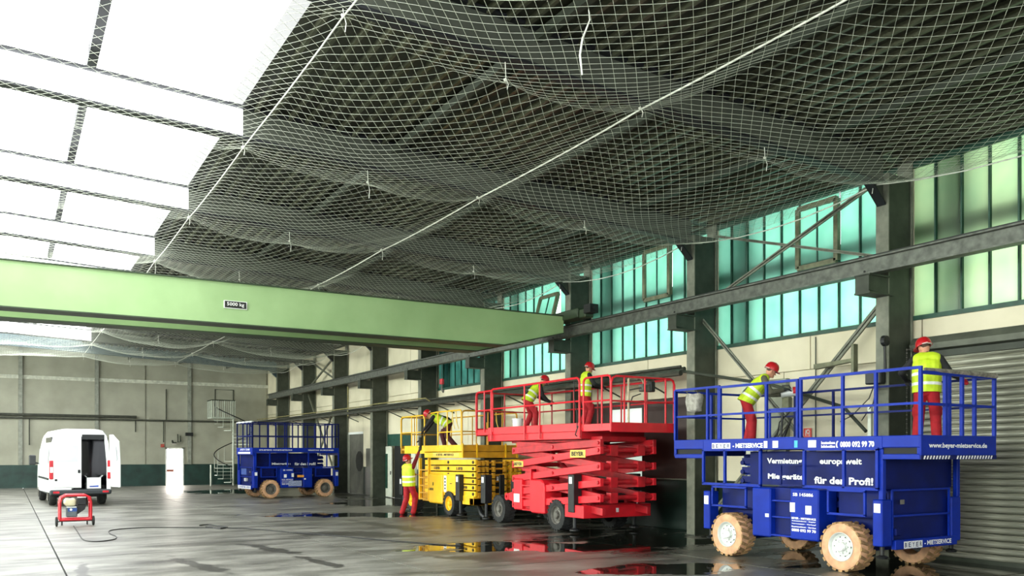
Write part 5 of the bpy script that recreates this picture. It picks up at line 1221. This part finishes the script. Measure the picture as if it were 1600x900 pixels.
# ================================================================ VAN, WASHER, SMALL THINGS
M_vw = mat('van_white', 'f1f3f3', 0.25, var=.02)
M_vs = mat('van_side_grey_white', 'c9cfd2', 0.25, var=.03)
M_blkp = mat('black_plastic', '1c1f21', .5, var=.1)
M_glass = mat('dark_glass', '11161a', .08, var=.1)
M_tail = mat('tail_lamp_red', 'c3202c', .25, var=.1)
def van():
    a = math.radians(-2.5)            # heading: away from the camera and a little to the right
    ax = Vector((math.sin(a), math.cos(a), 0)); rx = Vector((ax.y, -ax.x, 0))
    O = Vector((2.32, 34.4, 0))     # middle of the rear end
    fr = Fr(O, rx, ax)              # u: to the right, v: forward, w: up
    P = thing('delivery_van', 'white high-roof van seen from behind, one rear door open', 'van', (2.2, 37.4, 0))
    W2 = 1.0
    def sec(v, wd, zb, zt, rr=.22):
        pts = []
        for (x, z) in ((-wd, zb), (-wd, 1.0), (-wd*.985, 1.5), (-wd*.93, zt-.5), (-wd*.86, zt-.2), (-wd*.74, zt-.05), (-wd*.5, zt), (wd*.5, zt), (wd*.74, zt-.05), (wd*.86, zt-.2), (wd*.93, zt-.5), (wd*.985, 1.5), (wd, 1.0), (wd, zb)): pts.append((x, v, z))
        return pts
    secs = [sec(.02, W2*.99, .55, 2.76), sec(.1, W2, .5, 2.8), sec(4.0, W2, .45, 2.82), sec(4.9, W2*.98, .45, 2.70), sec(5.5, W2*.96, .45, 1.75), sec(6.0, W2*.95, .45, 1.25), sec(6.2, W2*.85, .5, .95)]
    vs = []; fs = []; n = len(secs[0])
    for s_ in secs: vs += s_
    for i in range(len(secs)-1):
        for k in range(n-1): fs.append((i*n+k, i*n+k+1, (i+1)*n+k+1, (i+1)*n+k))
    fs.append(tuple(range((len(secs)-1)*n, len(secs)*n)))
    b = MB(fr).add(vs, fs); body = b.build('van_body', M_vw, P, smooth=35)
    MB(fr).box(-.95, .95, .15, 6.0, .40, .5).build('underbody', M_blkp, P)
    # cargo space behind the open door
    MB(fr).box(.0, .9, 2.4, 2.44, .6, 2.6).box(-.95, .95, .1, 2.44, .58, .62).box(-.93, -.9, .1, 2.4, .62, 2.5).box(.9, .92, .1, 2.4, .62, 2.5).build('cargo_interior', M_glass, P)
    rf = MB(fr); rf.prism([(-W2*.99, 0, .58), (-W2*.99, 0, 1.0), (-W2*.975, 0, 1.5), (-W2*.92, 0, 2.26), (-W2*.85, 0, 2.56), (-W2*.73, 0, 2.71), (-W2*.5, 0, 2.76), (W2*.5, 0, 2.76), (W2*.73, 0, 2.71), (W2*.85, 0, 2.56), (W2*.92, 0, 2.26), (W2*.975, 0, 1.5), (W2*.99, 0, 1.0), (W2*.99, 0, .58),
        (W2*.86, 0, .58), (W2*.86, 0, 1.5), (W2*.78, 0, 2.45), (.02, 0, 2.52), (.02, 0, .66), (-.3, 0, .66), (-.3, 0, .58)], (0, .05, 0))
    rf.build('rear_frame', M_vw, P)
    ld = MB(fr); ld.prism([(-.88, -.03, .68), (.02, -.03, .68), (.02, -.03, 2.58), (-.66, -.03, 2.58), (-.80, -.03, 2.3)], (0, .04, 0)); d_ = ld.build('rear_door', M_vw, P, bev=.012)
    MB(fr).box(-.78, -.10, -.04, -.03, 1.62, 2.2).build('door_pressing', M_vs, d_, bev=.01)
    MB(fr).box(-.10, -.02, -.06, -.03, 1.2, 1.32).build('door_handle', M_blkp, d_)
    MB(fr).box(-.62, -.16, -.045, -.03, .80, .96).build('blank_number_plate', M_lab, d_)
    MB(fr).box(-.84, -.76, -.05, -.03, .92, .99).build('hinge', M_blkp, d_)
    MB(fr).box(.04, .78, -.02, .02, 2.42, 2.6).build('roof_shelf_edge', M_blkp, P)
    # open door swung out to the right
    od = MB(fr); od.prism([(.99, -.05, .68), (1.16, -.85, .68), (1.16, -.85, 1.6), (1.12, -.85, 2.35), (.98, -.4, 2.6), (.93, -.05, 2.6)], (.05, .01, 0)); o_ = od.build('rear_door_open', M_vw, P, bev=.01)
    MB(fr).prism([(.985, -.14, 1.65), (1.10, -.76, 1.65), (1.06, -.72, 2.2), (.95, -.16, 2.3)], (-.01, 0, 0)).build('door_window', M_vs, o_)
    MB(fr).box(1.0, 1.10, -.2, -.1, .9, 1.1).build('door_hinge', M_vw, o_)
    # lamps, bumper, mirrors, side glazing
    for (x0, x1) in ((-1.0, -.88), (.88, 1.0)):
        l_ = MB(fr).box(x0, x1, -.035, .2, .98, 1.66).build('tail_lamp', M_tail, P, bev=.02)
        MB(fr).box(x0+.01, x1-.01, -.04, -.03, 1.22, 1.42).build('lamp_lens_clear', M_lab, l_)
    bp_ = MB(fr).box(-1.0, 1.0, -.16, .15, .42, .60).build('rear_bumper', mat('bumper_grey', '2f3438', .55, var=.08), P, bev=.04)
    MB(fr).box(-.9, -.7, -.165, -.155, .48, .55).box(.7, .9, -.165, -.155, .48, .55).build('reflector', M_tail, bp_)
    for v in (1.05, 5.2):
        for s_ in (-1, 1):
            w_ = MB(fr); w_.lathe([(.0, -.13), (.2, -.13), (.33, -.12), (.36, -.06), (.36, .06), (.33, .12), (.2, .13), (0, .13)], (s_*.82, v, .36), (1, 0, 0), 26); t = w_.build('wheel', M_tyB, P, smooth=40)
            MB(fr).lathe([(0, 0), (.2, 0), (.21, .02)], (s_*.96, v, .36), (s_, 0, 0), 18).build('rim', M_rimG, t)
    MB(fr).box(-.9, .9, .9, 1.2, .28, .42).build('rear_axle', M_blkp, P)
    for s_ in (-1, 1):
        m_ = MB(fr); m_.box(s_*1.22-.12, s_*1.22+.12, 4.65, 4.8, 1.45, 1.85); k_ = m_.build('mirror', M_blkp, P, bev=.03)
        MB(fr).bar((s_*.97, 4.8, 1.5), (s_*1.15, 4.75, 1.55), .06, .06).build('mirror_arm', M_blkp, k_)
    MB(fr).prism([(-1.0, .6, 1.5), (-1.0, 4.6, 1.5), (-.965, 4.6, 2.1), (-.965, .6, 2.1)], (-.008, 0, 0)).build('side_window', M_vs, P)
    MB(fr).box(-1.03, -.99, .3, 4.6, .95, 1.02).build('side_rub_strip', M_blkp, P)
    bx = thing('cardboard_box', 'white box with a blue stripe standing inside the open van', 'box', (O+rx*.48+ax*.3)[:], None)
    bx.location.z = .62; ORG[bx.name] = Vector((bx.location.x, bx.location.y, .62))
    MB(fr).box(.22, .68, .12, .5, .62, 1.02).build('box_body', M_vw, bx, bev=.005)
    MB(fr).prism([(.3, .112, .68), (.6, .112, .68), (.6, .112, .74), (.3, .112, .72)], (0, .006, 0)).build('blue_stripe', mat('box_blue', '2a4db0', .5), bx)
    MB(fr).prism([(.22, .12, 1.02), (.22, .5, 1.02), (.15, .5, 1.1), (.15, .12, 1.1)], (.01, 0, 0)).prism([(.68, .12, 1.02), (.68, .5, 1.02), (.76, .5, 1.1), (.76, .12, 1.1)], (-.01, 0, 0)).build('box_flap', M_vw, bx)
    bb = MB(fr); bb.lathe([(0, 0), (.2, .02), (.24, .12), (.16, .24), (0, .28)], (.42, .8, .62), (0, 0, 1), 14); t_ = bb.build('dark_bag', M_gl, smooth=True, loc=tuple(O+rx*.42+ax*.8)); tag(t_, 'dark bag lying behind the white box in the van', 'bag')
    return P
van()
# engine driven washer in its red tube frame
M_wr = mat('washer_red', 'c8202e', .35, var=.08)
WX, WY = 1.56, 25.1
wa = thing('pressure_washer', 'small red tube-framed engine washer on wheels standing behind the van', 'washer', (WX, WY, 0))
def wf(y, z0=.16):
    return [(WX-.36, y, z0), (WX-.36, y, .62), (WX-.33, y, .74), (WX-.22, y, .80), (WX+.22, y, .80), (WX+.33, y, .74), (WX+.36, y, .62), (WX+.36, y, z0)]
fm = MB().tube(wf(WY-.22), .032, 8).build('frame_tube', M_wr, wa, smooth=True); MB().tube(wf(WY+.22), .032, 8).build('frame_tube', M_wr, wa, smooth=True)
for y in (WY-.22, WY+.22): MB().tube([(WX-.38, y, .17), (WX+.38, y, .17)], .035, 8).build('frame_tube', M_wr, wa)
for x in (-.36, .36):
    for z in (.17, .6): MB().tube([(WX+x, WY-.22, z), (WX+x, WY+.22, z)], .028, 8).build('frame_tube', M_wr, wa)
for x in (-.2, .2): MB().tube([(WX+x, WY-.22, .80), (WX+x, WY+.22, .80)], .028, 8).build('frame_tube', M_wr, wa)
for x in (-.44, .42): MB().lathe([(0, -.03), (.1, -.03), (.125, -.02), (.125, .02), (.1, .03), (0, .03)], (WX+x, WY-.15, .125), (1, 0, 0), 18).build('wheel', M_tyB, wa, smooth=35)
MB().tube([(WX-.44, WY-.15, .125), (WX+.42, WY-.15, .125)], .015, 6).build('wheel_axle', M_blk, wa)
for x in (-.3, .3): MB().tube([(WX+x, WY+.2, .16), (WX+x, WY+.2, 0)], .02, 6).build('foot', M_blk, wa)
MB().box(WX-.27, WX+.02, WY-.15, WY+.12, .52, .72).build('fuel_tank', mat('tank_cream', 'e8e2c0', .4, var=.03), wa, bev=.05, smooth=50)
MB().lathe([(0, 0), (.035, 0), (.035, .03), (0, .03)], (WX-.12, WY, .72), (0, 0, 1), 12).build('tank_cap', M_blk, wa)
af = MB().box(WX+.04, WX+.26, WY-.15, WY+.1, .54, .73).build('air_filter', M_blkp, wa, bev=.02)
MB().box(WX+.05, WX+.25, WY-.14, WY+.09, .73, .75).build('filter_lid', M_rimW, af)
MB().prism([(WX+.02, WY-.12, .54), (WX+.26, WY-.12, .54), (WX+.22, WY-.12, .42), (WX+.02, WY-.12, .28)], (0, .2, 0)).build('engine_block', M_blk, wa)
pu = MB().box(WX-.22, WX+.04, WY-.2, WY+.08, .23, .48).build('pump_block', mat('pump_grey', '5c6468', .4, metal=.4, var=.1), wa, bev=.02)
MB().box(WX-.18, WX+.03, WY-.21, WY-.2, .38, .47).build('blue_pump_plate', mat('pump_blue', '1f4a94', .4), pu); MB().lathe([(0, -.01), (.03, -.01), (.03, 0)], (WX-.11, WY-.21, .43), (0, 1, 0), 12).build('gauge', M_lab, pu)
MB().box(WX-.2, WX+.02, WY-.21, WY+.06, .48, .50).build('pump_bracket', M_rimW, wa)
def gpt(px, py, z=.012):
    d = F_PX*(CAM_H-z)/(py-710.0); u = (px-800)/F_PX; s_, c_ = math.sin(THETA), math.cos(THETA)
    return (d*(u*c_+s_), d*(c_-u*s_), z)
def smooth_path(P_, n=6):
    out = []
    for i in range(len(P_)-1):
        p0, p1, p2, p3 = P_[max(i-1, 0)], P_[i], P_[i+1], P_[min(i+2, len(P_)-1)]
        for k in range(n):
            t = k/n; out.append(tuple(.5*((2*p1[j])+(-p0[j]+p2[j])*t+(2*p0[j]-5*p1[j]+4*p2[j]-p3[j])*t*t+(-p0[j]+3*p1[j]-3*p2[j]+p3[j])*t**3) for j in range(3)))
    return out+[P_[-1]]
cab = [gpt(*q) for q in ((115, 822), (122, 832), (130, 843), (145, 846), (165, 845), (180, 842), (181, 838), (172, 834), (172, 829), (195, 826), (240, 824), (300, 824.5), (360, 825), (400, 827), (460, 832), (534, 838), (600, 844), (680, 850), (720, 852))]
tag(MB().tube(smooth_path(cab), .012, 6).build('floor_cable', M_hose, loc=(cab[8][0], cab[8][1], 0), smooth=True), 'long thin black cable snaking from the red washer across the floor', 'cable')
fh = [gpt(*q) for q in ((312, 821), (326, 820), (340, 822), (355, 824), (345, 826), (330, 824), (322, 823))]
tag(MB().tube(smooth_path(fh), .022, 6).build('rag', M_hose, loc=fh[0], smooth=True), 'crumpled dark cord heap on the floor beside the long cable', 'cord')
# grey bag hanging on the left end of the near blue lift, seen against the column
bg = MB(); n = 16; vs = []; fs = []; rs = random.Random(4)
rings = [(.13, .19, 3.06), (.15, .20, 3.0), (.145, .19, 2.9), (.13, .17, 2.80), (.11, .16, 2.72), (.02, .05, 2.70)]
for (a, b_, z) in rings:
    for k in range(n):
        t = 2*pi*k/n; w_ = 1+.10*rs.uniform(-1, 1); vs.append((11.62+a*w_*math.cos(t), 12.42+b_*w_*math.sin(t), z+rs.uniform(-.015, .015)))
for i in range(len(rings)-1):
    for k in range(n): fs.append((i*n+k, i*n+(k+1) % n, (i+1)*n+(k+1) % n, (i+1)*n+k))
bag = thing('debris_bag', 'crumpled grey canvas bag hanging inside the near blue lift left end rails', 'bag', (11.62, 12.42, 2.7))
bg.add(vs, fs).build('bag_body', mat('grey_canvas', 'a3a096', .9, var=.18, scale=14, bump=.5), bag, smooth=70)
for y in (12.28, 12.56): MB().tube([(11.6, y, 3.05), (11.50, y, 3.15), (11.48, y, 3.17)], .01, 5).build('bag_strap', M_rimG, bag)
# electrical box and clamps on the tall column
eb = thing('junction_box', 'dark electrical box on the face of the tall column beside the man', 'box', (XC-.12, 9.72, 3.2))
MB().box(XC-.16, XC-.0, 9.62, 9.95, 3.15, 3.4).build('box_body', M_blk, eb, bev=.02)
MB().lathe([(0, -.05), (.09, -.04), (.10, .03), (0, .05)], (XC-.06, 9.6, 3.92), (0, 1, 0), 14).tube([(XC-.05, 9.62, 3.9), (XC-.03, 9.62, 3.4)], .02, 6).build('siren', M_blk, eb)
MB().tube([(XC-.08, 9.8, 3.15), (XC-.1, 9.9, 2.9), (XC-.05, 10.3, 2.6), (XC, 10.6, 2.5)], .01, 5).tube([(XC-.08, 9.75, 3.15), (XC-.12, 9.8, 2.8), (XC-.04, 10.1, 2.5)], .01, 5).build('loose_wire', M_blk, eb, smooth=True)
MB().box(XC-.1, XC-.04, 9.86, 9.93, 2.2, 2.75).build('white_switch', M_door, eb)
ch = MB()
for i in range(40): ch.lathe([(.008, -.004), (.016, 0), (.008, .004)], (XC+.35, 9.45, 3.75-i*.04), (1, 0, 0) if i % 2 else (0, 1, 0), 6)
ch.bar((XC+.35, 9.45, 3.77), (XW-.1, 9.45, 3.80), .02, .02)
tag(ch.build('door_chain', M_rimG, loc=(XC+.35, 9.45, 2.8)), 'thin pull chain hanging beside the roller shutter', 'chain')
# red hook block hanging in the teal window bay, behind the yellow lift
HX = RX+.27
hk = thing('hoist_hook', 'small red and grey hoist hook hanging before the dim teal window', 'hoist', (RX, 26.9, 4.2))
MB().box(RX-.05, RX+.05, 26.8, 27.0, 4.35, 4.55).build('hoist_body', M_wr, hk, bev=.02); MB().tube([(RX, 26.9, 4.35), (RX, 26.9, 4.15), (RX, 26.8, 4.08), (RX, 26.75, 4.16)], .03, 7).build('hook', M_rimG, hk, smooth=True)
MB().tube([(RX, 26.9, 4.55), (RX, 26.9, 5.08)], .012, 5).build('hoist_chain', M_blk, hk)
